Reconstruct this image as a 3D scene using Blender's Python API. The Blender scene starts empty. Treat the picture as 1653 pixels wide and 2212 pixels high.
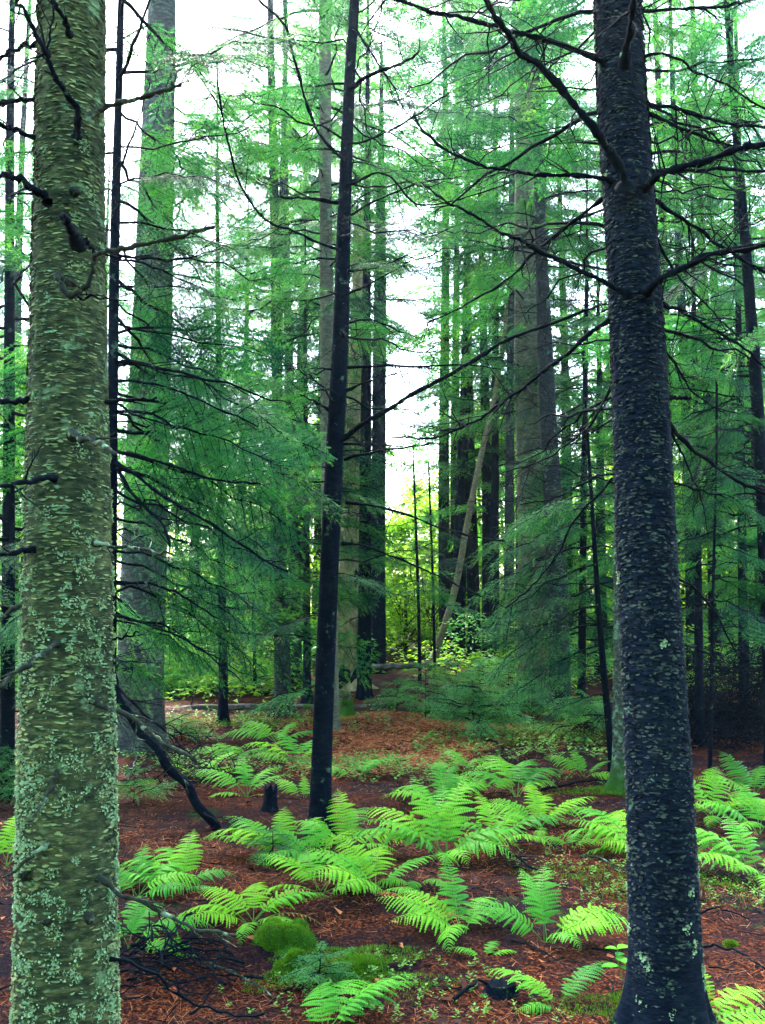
import bpy, math, random
import numpy as np
from mathutils import Vector, Matrix, Euler

# ------------------------------------------------------------------ camera, sky, sun, exposure
PITCH = math.radians(5.3)
CAM_Z = 1.6
VFOV = math.radians(56.0)
SUN_EL, SUN_AZ = math.radians(52.0), math.radians(-16.0)      # azimuth measured from +Y towards +X
EXPOSURE = 4.45
SKY_STRENGTH = 0.085
SUN_STRENGTH = 1.5
HAZE_DENSITY = 0.00045

scene = bpy.context.scene
COL = scene.collection
cam_data = bpy.data.cameras.new('camera')
cam_data.sensor_fit = 'VERTICAL'
cam_data.angle = VFOV
cam_data.clip_start = 0.05
cam_data.clip_end = 2000
cam = bpy.data.objects.new('camera', cam_data)
cam.location = (0, 0, CAM_Z)
cam.rotation_euler = (math.pi / 2 + PITCH, 0, 0)
COL.objects.link(cam)
scene.camera = cam

world = bpy.data.worlds.new('World')
scene.world = world
world.use_nodes = True
wn = world.node_tree
wn.nodes.clear()
w_out = wn.nodes.new('ShaderNodeOutputWorld')
w_bg = wn.nodes.new('ShaderNodeBackground')
w_sky = wn.nodes.new('ShaderNodeTexSky')
w_sky.sky_type = 'NISHITA'
w_sky.sun_disc = False
w_sky.sun_elevation = SUN_EL
w_sky.sun_rotation = SUN_AZ
w_sky.air_density = 1.0
w_sky.dust_density = 2.0
w_bg.inputs['Strength'].default_value = SKY_STRENGTH
wn.links.new(w_sky.outputs[0], w_bg.inputs['Color'])
wn.links.new(w_bg.outputs[0], w_out.inputs['Surface'])

sun_data = bpy.data.lights.new('sun', 'SUN')
sun_data.energy = SUN_STRENGTH
sun_data.angle = math.radians(12)
sun_data.color = (1.0, 0.95, 0.84)
sun = bpy.data.objects.new('sun', sun_data)
to_sun = Vector((math.sin(SUN_AZ) * math.cos(SUN_EL), math.cos(SUN_AZ) * math.cos(SUN_EL), math.sin(SUN_EL)))
sun.rotation_euler = to_sun.to_track_quat('Z', 'Y').to_euler()
sun.location = to_sun * 60
COL.objects.link(sun)

scene.view_settings.view_transform = 'Standard'
scene.view_settings.look = 'None'
scene.view_settings.exposure = EXPOSURE
scene.view_settings.gamma = 1.0
scene.view_settings.use_curve_mapping = False
scene.render.engine = 'CYCLES'
scene.cycles.use_denoising = True
scene.cycles.max_bounces = 6
scene.cycles.diffuse_bounces = 3
scene.cycles.glossy_bounces = 2
scene.cycles.transmission_bounces = 4
scene.cycles.transparent_max_bounces = 4
scene.cycles.volume_bounces = 1
scene.cycles.sample_clamp_indirect = 4.0

# ------------------------------------------------------------------ helpers
F_PX = 1106 / math.tan(VFOV / 2)
FWD = Vector((0, math.cos(PITCH), math.sin(PITCH)))
UPV = Vector((0, -math.sin(PITCH), math.cos(PITCH)))
def at(x, y, Y):
    """the point of the place at distance Y that the photograph (1653 x 2212) shows at x, y"""
    d = Vector(((x - 826.5) / F_PX, 0, 0)) + UPV * ((1106 - y) / F_PX) + FWD
    return Vector((0, 0, CAM_Z)) + d * (Y / d.y)
def ground_at(x, y):
    d = Vector(((x - 826.5) / F_PX, 0, 0)) + UPV * ((1106 - y) / F_PX) + FWD
    p = Vector((0, 0, CAM_Z)) + d * (-CAM_Z / d.z)
    return Vector((p.x, p.y, gz(p.x, p.y)))

def hash3(ix, iy, iz, seed):
    h = (ix.astype(np.int64) * 374761393 + iy.astype(np.int64) * 668265263 + iz.astype(np.int64) * 2147483647 + seed * 974634777) & 0x7fffffff
    h = ((h ^ (h >> 13)) * 1274126177) & 0x7fffffff
    h = (h ^ (h >> 16)) & 0xffffff
    return h / float(0xffffff)
def vnoise(p, seed=0):
    p = np.asarray(p, float)
    i = np.floor(p).astype(np.int64); f = p - i
    f = f * f * (3 - 2 * f)
    r = 0
    for dx in (0, 1):
        for dy in (0, 1):
            for dz in (0, 1):
                w = (f[:, 0] if dx else 1 - f[:, 0]) * (f[:, 1] if dy else 1 - f[:, 1]) * (f[:, 2] if dz else 1 - f[:, 2])
                r = r + w * hash3(i[:, 0] + dx, i[:, 1] + dy, i[:, 2] + dz, seed)
    return r * 2 - 1
def gz_np(x, y):
    x = np.asarray(x, float); y = np.asarray(y, float)
    r = np.hypot(x, y - 8)
    p = np.stack([x, y, np.zeros_like(x)], -1).reshape(-1, 3)
    n = 0.075 * vnoise(p * 0.55, 3) + 0.03 * vnoise(p * 1.7, 4)
    far = np.clip((r.reshape(-1) - 14) / 30, 0, 1)
    n = n + far * 0.5 * vnoise(p * 0.08, 5)
    return n.reshape(x.shape)
def gz(x, y):
    return float(gz_np(np.array([x]), np.array([y]))[0])

class MB:
    """collects triangles and links them as one mesh"""
    def __init__(self):
        self.v = []; self.t = []; self.m = []; self.s = []; self.n = 0
    def add(self, v, t, mat=0, smooth=True):
        v = np.asarray(v, np.float32).reshape(-1, 3); t = np.asarray(t, np.int32).reshape(-1, 3)
        self.v.append(v); self.t.append(t + self.n); self.n += len(v)
        self.m.append(np.full(len(t), mat, np.int32)); self.s.append(np.full(len(t), smooth, bool))
    def mesh(self, name, mats):
        me = bpy.data.meshes.new(name)
        v = np.concatenate(self.v); t = np.concatenate(self.t)
        me.vertices.add(len(v)); me.vertices.foreach_set('co', v.ravel())
        me.loops.add(len(t) * 3); me.loops.foreach_set('vertex_index', t.ravel())
        me.polygons.add(len(t)); me.polygons.foreach_set('loop_start', np.arange(0, len(t) * 3, 3, dtype=np.int32))
        me.polygons.foreach_set('material_index', np.concatenate(self.m))
        me.polygons.foreach_set('use_smooth', np.concatenate(self.s))
        for m in mats: me.materials.append(m)
        me.update(calc_edges=True)
        return me

def tag(o, label=None, cat=None, group=None, kind=None):
    if label: o['label'] = label
    if cat: o['category'] = cat
    if group: o['group'] = group
    if kind: o['kind'] = kind
    return o
def link(name, data, parent=None, loc=None, mat4=None):
    o = bpy.data.objects.new(name, data)
    COL.objects.link(o)
    if parent: o.parent = parent
    if mat4 is not None: o.matrix_local = mat4
    elif loc is not None: o.location = loc
    return o
def thing(name, label, cat, loc, group=None):
    o = link(name, None, loc=loc)
    o.empty_display_size = 0.1
    return tag(o, label, cat, group)

def catmull(P, n_per):
    P = np.asarray(P, float)
    if len(P) < 3:
        t = np.linspace(0, 1, n_per + 1)[:, None]
        return P[0] * (1 - t) + P[-1] * t
    Q = np.vstack([2 * P[0] - P[1], P, 2 * P[-1] - P[-2]])
    out = []
    t = np.linspace(0, 1, n_per, endpoint=False)[:, None]
    for i in range(1, len(Q) - 2):
        a, b, c, d = Q[i - 1], Q[i], Q[i + 1], Q[i + 2]
        out.append(0.5 * (2 * b + (c - a) * t + (2 * a - 5 * b + 4 * c - d) * t ** 2 + (3 * b - a - 3 * c + d) * t ** 3))
    out.append(P[-1:])
    return np.vstack(out)
def frames(P):
    T = np.gradient(P, axis=0)
    T /= np.linalg.norm(T, axis=1)[:, None] + 1e-12
    ref = np.array([0, 0, 1.0]) if abs(T[len(T) // 2, 2]) < 0.75 else np.array([1.0, 0, 0])
    A = np.cross(T, ref); A /= np.linalg.norm(A, axis=1)[:, None] + 1e-12
    B = np.cross(T, A)
    return T, A, B
def tube(P, R, sides=6, cap=True):
    P = np.asarray(P, float); R = np.broadcast_to(np.asarray(R, float), (len(P),)) if np.ndim(R) else np.full(len(P), R)
    T, A, B = frames(P)
    th = np.linspace(0, 2 * math.pi, sides, endpoint=False)
    ring = A[:, None, :] * np.cos(th)[None, :, None] + B[:, None, :] * np.sin(th)[None, :, None]
    V = (P[:, None, :] + ring * R[:, None, None]).reshape(-1, 3)
    n = len(P)
    i = np.arange(n - 1)[:, None]; j = np.arange(sides)[None, :]
    a = i * sides + j; b = i * sides + (j + 1) % sides
    c = a + sides; d = b + sides
    t = np.concatenate([np.stack([a, b, d], -1).reshape(-1, 3), np.stack([a, d, c], -1).reshape(-1, 3)])
    if cap:
        V = np.vstack([V, P[-1] + T[-1] * R[-1] * 0.4]); k = len(V) - 1
        j = np.arange(sides); base = (n - 1) * sides
        t = np.vstack([t, np.stack([base + j, base + (j + 1) % sides, np.full(sides, k)], -1)])
    return V, t
def wobble(P, amp, rng):
    P = np.asarray(P, float).copy()
    k = np.linspace(0, 1, len(P))
    for ax in range(3):
        ph = rng.uniform(0, 6.28, 3); fr = rng.uniform(3, 11, 3)
        P[:, ax] += amp * sum(np.sin(f * k * 3 + p) - np.sin(p) for f, p in zip(fr, ph)) / 3
    return P

# ------------------------------------------------------------------ materials
def new_mat(name):
    m = bpy.data.materials.new(name); m.use_nodes = True
    nt = m.node_tree; nt.nodes.clear()
    out = nt.nodes.new('ShaderNodeOutputMaterial')
    return m, nt, out
def N(nt, typ, **kw):
    n = nt.nodes.new(typ)
    for k, v in kw.items():
        if k in n.inputs: n.inputs[k].default_value = v
        else: setattr(n, k, v)
    return n
def ramp(nt, fac, stops):
    r = nt.nodes.new('ShaderNodeValToRGB')
    while len(r.color_ramp.elements) < len(stops): r.color_ramp.elements.new(0.5)
    for e, (p, c) in zip(r.color_ramp.elements, stops):
        e.position = p; e.color = (*c, 1) if len(c) == 3 else c
    nt.links.new(fac, r.inputs['Fac'])
    return r.outputs['Color']
def mixc(nt, fac, a, b, mode='MIX'):
    n = nt.nodes.new('ShaderNodeMix'); n.data_type = 'RGBA'; n.blend_type = mode
    for s, i in ((fac, 0), (a, 6), (b, 7)):
        if hasattr(s, 'is_linked'): nt.links.new(s, n.inputs[i])
        elif i == 0: n.inputs[0].default_value = s
        else: n.inputs[i].default_value = (*s, 1)
    return n.outputs[2]
def coords(nt, scale=(1, 1, 1), kind='Object'):
    tc = nt.nodes.new('ShaderNodeTexCoord'); mp = nt.nodes.new('ShaderNodeMapping')
    nt.links.new(tc.outputs[kind], mp.inputs['Vector']); mp.inputs['Scale'].default_value = scale
    return mp.outputs['Vector']
def noise(nt, vec, scale, detail=3, rough=0.6):
    n = N(nt, 'ShaderNodeTexNoise', Scale=scale, Detail=detail, Roughness=rough)
    if vec is not None: nt.links.new(vec, n.inputs['Vector'])
    return n.outputs['Fac']
def world_pos(nt):
    return nt.nodes.new('ShaderNodeNewGeometry').outputs['Position']

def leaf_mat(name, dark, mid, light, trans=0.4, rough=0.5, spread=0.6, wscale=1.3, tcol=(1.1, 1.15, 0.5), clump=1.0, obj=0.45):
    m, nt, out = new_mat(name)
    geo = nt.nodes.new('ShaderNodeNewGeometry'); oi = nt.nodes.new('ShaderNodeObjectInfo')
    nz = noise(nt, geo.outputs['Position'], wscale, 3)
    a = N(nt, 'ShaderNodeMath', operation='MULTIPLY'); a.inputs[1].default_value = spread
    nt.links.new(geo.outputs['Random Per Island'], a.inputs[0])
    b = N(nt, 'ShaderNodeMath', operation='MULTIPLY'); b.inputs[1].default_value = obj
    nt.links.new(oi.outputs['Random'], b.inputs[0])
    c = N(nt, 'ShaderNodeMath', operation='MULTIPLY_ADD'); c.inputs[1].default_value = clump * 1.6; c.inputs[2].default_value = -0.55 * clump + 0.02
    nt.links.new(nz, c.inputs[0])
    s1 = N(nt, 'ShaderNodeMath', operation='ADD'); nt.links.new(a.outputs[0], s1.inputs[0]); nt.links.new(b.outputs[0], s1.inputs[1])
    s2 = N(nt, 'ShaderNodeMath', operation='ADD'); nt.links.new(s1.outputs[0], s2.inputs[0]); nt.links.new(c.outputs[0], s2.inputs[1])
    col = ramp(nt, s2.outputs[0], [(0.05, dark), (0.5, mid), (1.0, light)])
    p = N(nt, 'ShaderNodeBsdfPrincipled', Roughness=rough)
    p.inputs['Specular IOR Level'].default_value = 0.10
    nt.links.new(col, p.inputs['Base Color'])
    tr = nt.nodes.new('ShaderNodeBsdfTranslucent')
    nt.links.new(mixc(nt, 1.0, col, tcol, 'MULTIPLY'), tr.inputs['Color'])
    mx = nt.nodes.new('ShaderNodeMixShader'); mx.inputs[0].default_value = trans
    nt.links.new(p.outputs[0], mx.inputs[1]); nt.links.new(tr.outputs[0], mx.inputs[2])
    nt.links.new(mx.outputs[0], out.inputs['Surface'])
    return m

def bark_mat(name, dark, mid, light, lichen=(0.3, 0.42, 0.28), lichen_amt=0.35, stretch=(14, 14, 38), bump=0.6, lscale=7.0, moss=None, island=0.0):
    m, nt, out = new_mat(name)
    v = coords(nt, stretch)
    n1 = noise(nt, v, 1.0, 4, 0.65)
    n2 = noise(nt, coords(nt), 5.0, 4, 0.6)
    f = mixc(nt, 0.35, n1, n2)
    if island:
        geo = nt.nodes.new('ShaderNodeNewGeometry')
        f = mixc(nt, island, f, geo.outputs['Random Per Island'])
    col = ramp(nt, f, [(0.3, dark), (0.5, mid), (0.72, light)])
    ln = noise(nt, coords(nt), lscale, 5, 0.7)
    lm = N(nt, 'ShaderNodeMapRange'); lm.inputs['From Min'].default_value = 0.66 - 0.32 * lichen_amt; lm.inputs['From Max'].default_value = 0.74 - 0.32 * lichen_amt
    nt.links.new(ln, lm.inputs['Value'])
    col = mixc(nt, lm.outputs[0], col, lichen)
    if moss:
        mcol, z0, z1 = moss
        sx = nt.nodes.new('ShaderNodeSeparateXYZ'); nt.links.new(coords(nt), sx.inputs[0])
        wob = N(nt, 'ShaderNodeMath', operation='MULTIPLY_ADD'); wob.inputs[1].default_value = 0.5; wob.inputs[2].default_value = -0.25
        nt.links.new(n2, wob.inputs[0])
        ad = N(nt, 'ShaderNodeMath', operation='ADD'); nt.links.new(sx.outputs[2], ad.inputs[0]); nt.links.new(wob.outputs[0], ad.inputs[1])
        mr = N(nt, 'ShaderNodeMapRange'); mr.inputs['From Min'].default_value = z1; mr.inputs['From Max'].default_value = z0
        nt.links.new(ad.outputs[0], mr.inputs['Value'])
        col = mixc(nt, mr.outputs[0], col, mcol)
    p = N(nt, 'ShaderNodeBsdfPrincipled', Roughness=0.85)
    p.inputs['Specular IOR Level'].default_value = 0.03
    nt.links.new(col, p.inputs['Base Color'])
    bp = N(nt, 'ShaderNodeBump', Strength=bump, Distance=0.012)
    nt.links.new(f, bp.inputs['Height']); nt.links.new(bp.outputs[0], p.inputs['Normal'])
    nt.links.new(p.outputs[0], out.inputs['Surface'])
    return m

M = {}
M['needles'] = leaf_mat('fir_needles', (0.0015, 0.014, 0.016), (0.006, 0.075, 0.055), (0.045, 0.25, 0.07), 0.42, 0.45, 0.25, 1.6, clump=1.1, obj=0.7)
M['needles_tip'] = leaf_mat('tip_needles', (0.015, 0.12, 0.05), (0.045, 0.24, 0.06), (0.16, 0.40, 0.05), 0.45, 0.45, 0.35)
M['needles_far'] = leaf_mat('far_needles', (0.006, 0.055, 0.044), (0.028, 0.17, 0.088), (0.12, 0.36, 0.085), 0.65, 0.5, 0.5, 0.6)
M['needles_young'] = leaf_mat('young_needles', (0.022, 0.14, 0.06), (0.065, 0.28, 0.085), (0.16, 0.42, 0.10), 0.35, 0.45, 0.35)
M['leaves'] = leaf_mat('broad_leaves', (0.05, 0.19, 0.02), (0.13, 0.34, 0.03), (0.26, 0.46, 0.05), 0.6, 0.5, 0.7, 0.8)
M['fern'] = leaf_mat('fern_green', (0.016, 0.16, 0.022), (0.075, 0.34, 0.020), (0.20, 0.47, 0.016), 0.3, 0.5, 0.12, 2.0, (1.0, 1.1, 0.5), 0.9, 0.6)
M['moss'] = leaf_mat('moss_green', (0.018, 0.07, 0.006), (0.05, 0.16, 0.008), (0.12, 0.26, 0.015), 0.25, 0.7, 0.7, 6.0)
M['cover'] = leaf_mat('cover_green', (0.02, 0.08, 0.02), (0.05, 0.17, 0.03), (0.14, 0.30, 0.05), 0.3, 0.6, 0.7, 4.0)
M['bark_left'] = bark_mat('bark_grey_green', (0.002, 0.005, 0.008), (0.042, 0.056, 0.027), (0.18, 0.19, 0.07), (0.14, 0.23, 0.115), 0.25, (26, 26, 75), 0.8, 9.0)
M['flake_left'] = bark_mat('bark_scale_green', (0.010, 0.022, 0.014), (0.088, 0.122, 0.052), (0.28, 0.32, 0.115), (0.17, 0.29, 0.14), 0.35, (40, 40, 60), 0.5, 12.0, island=0.35)
M['bark_right'] = bark_mat('bark_slate', (0.0015, 0.003, 0.008), (0.006, 0.011, 0.021), (0.020, 0.030, 0.038), (0.10, 0.17, 0.10), 0.12, (26, 26, 75), 0.8, 9.0)
M['flake_right'] = bark_mat('bark_scale_slate', (0.003, 0.006, 0.011), (0.015, 0.022, 0.026), (0.075, 0.092, 0.068), (0.11, 0.18, 0.12), 0.14, (30, 30, 40), 0.5, 10.0, island=0.4)
M['bark_dark'] = bark_mat('bark_dark', (0.0012, 0.0025, 0.007), (0.003, 0.006, 0.013), (0.011, 0.017, 0.020), (0.06, 0.11, 0.07), 0.15, (20, 20, 45), 0.7, 12.0)
M['bark_mid'] = bark_mat('bark_mid', (0.004, 0.007, 0.010), (0.018, 0.023, 0.023), (0.06, 0.064, 0.048), (0.08, 0.13, 0.08), 0.25, (16, 16, 40), 0.8, 6.0)
M['bark_grey'] = bark_mat('bark_grey', (0.008, 0.012, 0.014), (0.04, 0.048, 0.042), (0.12, 0.125, 0.088), (0.12, 0.19, 0.12), 0.3, (16, 16, 40), 0.8, 6.0)
M['bark_tan'] = bark_mat('bark_tan', (0.03, 0.028, 0.018), (0.10, 0.088, 0.046), (0.22, 0.19, 0.095), (0.12, 0.17, 0.09), 0.2, (14, 14, 34), 0.6, 6.0)
M['bark_pale'] = bark_mat('bark_pale', (0.03, 0.036, 0.028), (0.085, 0.09, 0.058), (0.19, 0.185, 0.11), (0.12, 0.19, 0.11), 0.25, (14, 14, 34), 0.8, 6.0)
M['bark_moss'] = bark_mat('bark_moss_foot', (0.010, 0.015, 0.014), (0.034, 0.046, 0.034), (0.085, 0.10, 0.065), (0.10, 0.18, 0.10), 0.45, (22, 22, 50), 0.8, 11.0, moss=((0.03, 0.09, 0.012), 0.05, 0.35))
M['snag'] = bark_mat('snag_wood', (0.03, 0.025, 0.02), (0.19, 0.16, 0.075), (0.36, 0.31, 0.16), (0.22, 0.27, 0.06), 0.3, (10, 10, 3), 0.6, 3.0)
M['twig'] = bark_mat('dead_twig', (0.0012, 0.0025, 0.006), (0.003, 0.006, 0.010), (0.011, 0.016, 0.018), (0.08, 0.13, 0.08), 0.1, (30, 30, 30), 0.3, 18.0)
M['twig_lichen'] = bark_mat('lichen_twig', (0.006, 0.009, 0.009), (0.024, 0.030, 0.022), (0.07, 0.08, 0.055), (0.18, 0.27, 0.16), 0.35, (30, 30, 30), 0.4, 16.0)
M['log'] = bark_mat('log_bark', (0.012, 0.012, 0.014), (0.06, 0.055, 0.048), (0.26, 0.22, 0.18), (0.03, 0.08, 0.012), 0.4, (6, 14, 14), 0.7, 2.5)
M['moss_log'] = bark_mat('moss_log', (0.012, 0.02, 0.008), (0.03, 0.045, 0.015), (0.06, 0.07, 0.03), (0.03, 0.10, 0.012), 0.8, (6, 14, 14), 0.7, 3.5)
M['lichen'] = leaf_mat('lichen_pale', (0.10, 0.20, 0.115), (0.22, 0.38, 0.21), (0.40, 0.55, 0.30), 0.12, 0.9, 0.8, 9.0, (1, 1, 0.8))
def litter_mat(name, stops):
    m, nt, out = new_mat(name)
    geo = nt.nodes.new('ShaderNodeNewGeometry')
    col = ramp(nt, geo.outputs['Random Per Island'], stops)
    p = N(nt, 'ShaderNodeBsdfPrincipled', Roughness=0.6); p.inputs['Specular IOR Level'].default_value = 0.08
    nt.links.new(col, p.inputs['Base Color']); nt.links.new(p.outputs[0], out.inputs['Surface'])
    return m
M['litter'] = litter_mat('needle_litter', [(0.0, (0.003, 0.002, 0.004)), (0.4, (0.05, 0.012, 0.005)), (0.75, (0.24, 0.06, 0.019)), (1.0, (0.44, 0.18, 0.07))])
M['litter_orange'] = litter_mat('needle_litter_orange', [(0.0, (0.06, 0.014, 0.006)), (0.35, (0.30, 0.075, 0.024)), (0.8, (0.46, 0.15, 0.05)), (1.0, (0.55, 0.27, 0.12))])  # lit tone of the orange patch put into colour; also colours dead fronds
def ground_mat():
    m, nt, out = new_mat('forest_floor')
    P = world_pos(nt)
    big = noise(nt, P, 0.55, 4, 0.6); med = noise(nt, P, 4.0, 4, 0.65); fine = noise(nt, P, 60.0, 3, 0.7)
    col = ramp(nt, fine, [(0.36, (0.0015, 0.0012, 0.003)), (0.52, (0.034, 0.009, 0.004)), (0.68, (0.20, 0.056, 0.018))])
    soil = ramp(nt, fine, [(0.3, (0.002, 0.002, 0.005)), (0.7, (0.014, 0.008, 0.010))])  # soil patches darkened to navy, shadow on the floor put into colour
    mr = N(nt, 'ShaderNodeMapRange'); mr.inputs['From Min'].default_value = 0.42; mr.inputs['From Max'].default_value = 0.56
    nt.links.new(mixc(nt, 0.45, big, med), mr.inputs['Value'])
    col = mixc(nt, mr.outputs[0], col, soil)
    gm = N(nt, 'ShaderNodeMapRange'); gm.inputs['From Min'].default_value = 0.60; gm.inputs['From Max'].default_value = 0.68
    nt.links.new(noise(nt, P, 1.1, 5, 0.65), gm.inputs['Value'])
    col = mixc(nt, gm.outputs[0], col, ramp(nt, fine, [(0.3, (0.005, 0.02, 0.005)), (0.7, (0.025, 0.06, 0.012))]))
    p = N(nt, 'ShaderNodeBsdfPrincipled', Roughness=0.9); p.inputs['Specular IOR Level'].default_value = 0.03
    nt.links.new(col, p.inputs['Base Color'])
    bp = N(nt, 'ShaderNodeBump', Strength=0.9, Distance=0.02)
    nt.links.new(mixc(nt, 0.5, fine, med), bp.inputs['Height']); nt.links.new(bp.outputs[0], p.inputs['Normal'])
    nt.links.new(p.outputs[0], out.inputs['Surface'])
    return m
M['ground'] = ground_mat()

# ------------------------------------------------------------------ the ground
def build_ground():
    n = 330
    k = np.linspace(-1, 1, n)
    gx = np.sinh(k * 4.6) / np.sinh(4.6) * 140
    gy = 6 + np.sinh(k * 4.6) / np.sinh(4.6) * 140
    X, Y = np.meshgrid(gx, gy, indexing='ij')
    Z = gz_np(X, Y)
    p = np.stack([X, Y, np.zeros_like(X)], -1).reshape(-1, 3)
    near = np.clip(1 - (np.hypot(X, Y - 7) - 10) / 8, 0, 1)
    Z = Z + near * (0.012 * vnoise(p * 9, 8) + 0.008 * vnoise(p * 23, 9)).reshape(X.shape)
    i = np.arange(n - 1)[:, None]; j = np.arange(n - 1)[None, :]
    a = i * n + j
    t = np.concatenate([np.stack([a, a + n, a + n + 1], -1).reshape(-1, 3), np.stack([a, a + n + 1, a + 1], -1).reshape(-1, 3)])
    mb = MB(); mb.add(np.stack([X, Y, Z], -1), t)
    o = link('ground', mb.mesh('ground', [M['ground']]))
    tag(o, 'forest floor of reddish fallen needles and soil darkened to navy for shade', 'ground', kind='structure')
build_ground()

# ------------------------------------------------------------------ shared shapes: boughs, dead branches, crowns, fronds
def unit(a):
    return a / (np.linalg.norm(a, axis=-1, keepdims=True) + 1e-12)

def bough_axes(L, rng, dens=1.0, droop=0.25, wide=0.42):
    """main axis, side shoots and twiglets of one flat conifer bough growing along +X"""
    n = 14
    s = np.linspace(0, 1, n)
    main = np.stack([s * L, np.zeros(n), 0.12 * L * s - droop * L * s ** 2], -1)
    main = wobble(main, 0.02 * L, rng)
    side_pts = []; twigs = []; tips = []
    step = 0.07 / dens
    for sgn in (-1, 1):
        u = 0.16 + rng.uniform(0, 0.03)
        while u < 0.985:
            base = np.array([np.interp(u, s, main[:, k]) for k in range(3)])
            prof = min(1, (u - 0.05) / 0.25) * (1 - u) ** 0.62 + 0.06
            l = wide * L * prof * rng.uniform(0.6, 1.15)
            if rng.random() < 0.9:
                ang = math.radians(rng.uniform(48, 66))
                d = np.array([math.cos(ang), sgn * math.sin(ang), rng.uniform(-0.55, 0.08)])
                m = 5
                q = np.linspace(0, 1, m)
                pts = base + q[:, None] * l * d + np.stack([0.12 * l * q ** 2, np.zeros(m), -0.30 * l * q ** 2], -1)
                pts[:, 2] += rng.normal(0, 0.01, m)
                side_pts.append(pts)
                nt_ = max(2, int(l / (0.036 / dens)))
                for k in range(nt_):
                    for sg2 in (-1, 1):
                        w = (k + 0.5 + rng.uniform(-.3, .3)) / nt_
                        b2 = np.array([np.interp(w, q, pts[:, c]) for c in range(3)])
                        a2 = math.radians(rng.uniform(42, 60)) * sg2
                        d2 = np.array([d[0] * math.cos(a2) - d[1] * math.sin(a2), d[0] * math.sin(a2) + d[1] * math.cos(a2), d[2] + rng.uniform(-.7, .25)])
                        l2 = (0.10 * (1 - w) + 0.035) * rng.uniform(0.6, 1.2) * min(1.3, 0.5 + L * 0.45)
                        (tips if (w > .72 and rng.random() < .6) else twigs).append((b2, d2 / np.linalg.norm(d2), l2))
                tips.append((pts[-1], unit(pts[-1] - pts[-2]), 0.07))
            u += step / L * rng.uniform(0.75, 1.25)
    twigs.append((main[-1], unit(main[-1] - main[-2]), 0.08))
    return main, side_pts, twigs, tips

def needle_tris(twigs, rng, spacing=0.0055, nl=0.014, nw=0.0028):
    B = []; D = []; NL = []
    for b, d, l in twigs:
        k = max(3, int(l / spacing))
        w = (np.arange(k) + rng.random(k)) / k
        up = np.array([0, 0, 1.0])
        side = np.cross(d, up); side /= np.linalg.norm(side) + 1e-9
        for sg in (-1, 1):
            f = rng.uniform(0.45, 0.8, k)[:, None]
            dd = unit(d * f + side * sg + up * rng.uniform(-0.6, 0.6, k)[:, None])
            B.append(b + d * (w * l)[:, None]); D.append(dd); NL.append(nl * rng.uniform(0.7, 1.2, k) * (1 - 0.45 * w))
    B = np.vstack(B); D = np.vstack(D); NL = np.concatenate(NL)
    S = unit(np.cross(D, rng.normal(0, 0.35, D.shape) + np.array([0, 0, 1.0])))
    V = np.empty((len(B), 3, 3))
    V[:, 0] = B - S * nw * 0.5; V[:, 1] = B + S * nw * 0.5; V[:, 2] = B + D * NL[:, None]
    V[:, 0:2] += D[:, None, :] * NL[:, None, None] * 0.15
    return V.reshape(-1, 3), np.arange(len(B) * 3).reshape(-1, 3)

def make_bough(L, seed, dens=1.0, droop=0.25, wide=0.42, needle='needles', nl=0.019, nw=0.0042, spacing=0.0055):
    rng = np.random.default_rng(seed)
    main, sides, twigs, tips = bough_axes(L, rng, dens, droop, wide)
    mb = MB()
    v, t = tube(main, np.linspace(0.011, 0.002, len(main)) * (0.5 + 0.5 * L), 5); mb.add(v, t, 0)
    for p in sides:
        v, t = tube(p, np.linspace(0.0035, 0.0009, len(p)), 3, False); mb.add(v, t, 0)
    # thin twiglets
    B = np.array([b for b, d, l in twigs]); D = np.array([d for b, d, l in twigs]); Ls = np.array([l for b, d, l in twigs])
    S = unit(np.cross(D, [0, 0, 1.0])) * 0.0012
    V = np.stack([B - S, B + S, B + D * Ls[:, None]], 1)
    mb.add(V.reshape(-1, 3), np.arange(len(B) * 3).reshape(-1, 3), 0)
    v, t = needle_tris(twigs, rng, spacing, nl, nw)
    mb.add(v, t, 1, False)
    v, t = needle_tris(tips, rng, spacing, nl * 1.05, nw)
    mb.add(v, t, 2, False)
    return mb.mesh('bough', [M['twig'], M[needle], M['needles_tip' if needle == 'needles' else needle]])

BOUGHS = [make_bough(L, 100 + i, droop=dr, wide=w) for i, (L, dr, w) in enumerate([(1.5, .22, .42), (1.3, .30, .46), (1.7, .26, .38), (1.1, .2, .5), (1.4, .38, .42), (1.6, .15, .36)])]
BOUGH_LEN = [1.5, 1.3, 1.7, 1.1, 1.4, 1.6]
YOUNG = [make_bough(L, 200 + i, 1.5, dr, w, 'needles_young', 0.019, 0.0042, 0.006) for i, (L, dr, w) in enumerate([(0.55, .18, .5), (0.65, .26, .46), (0.45, .12, .55)])]
YOUNG_LEN = [0.55, 0.65, 0.45]

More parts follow.
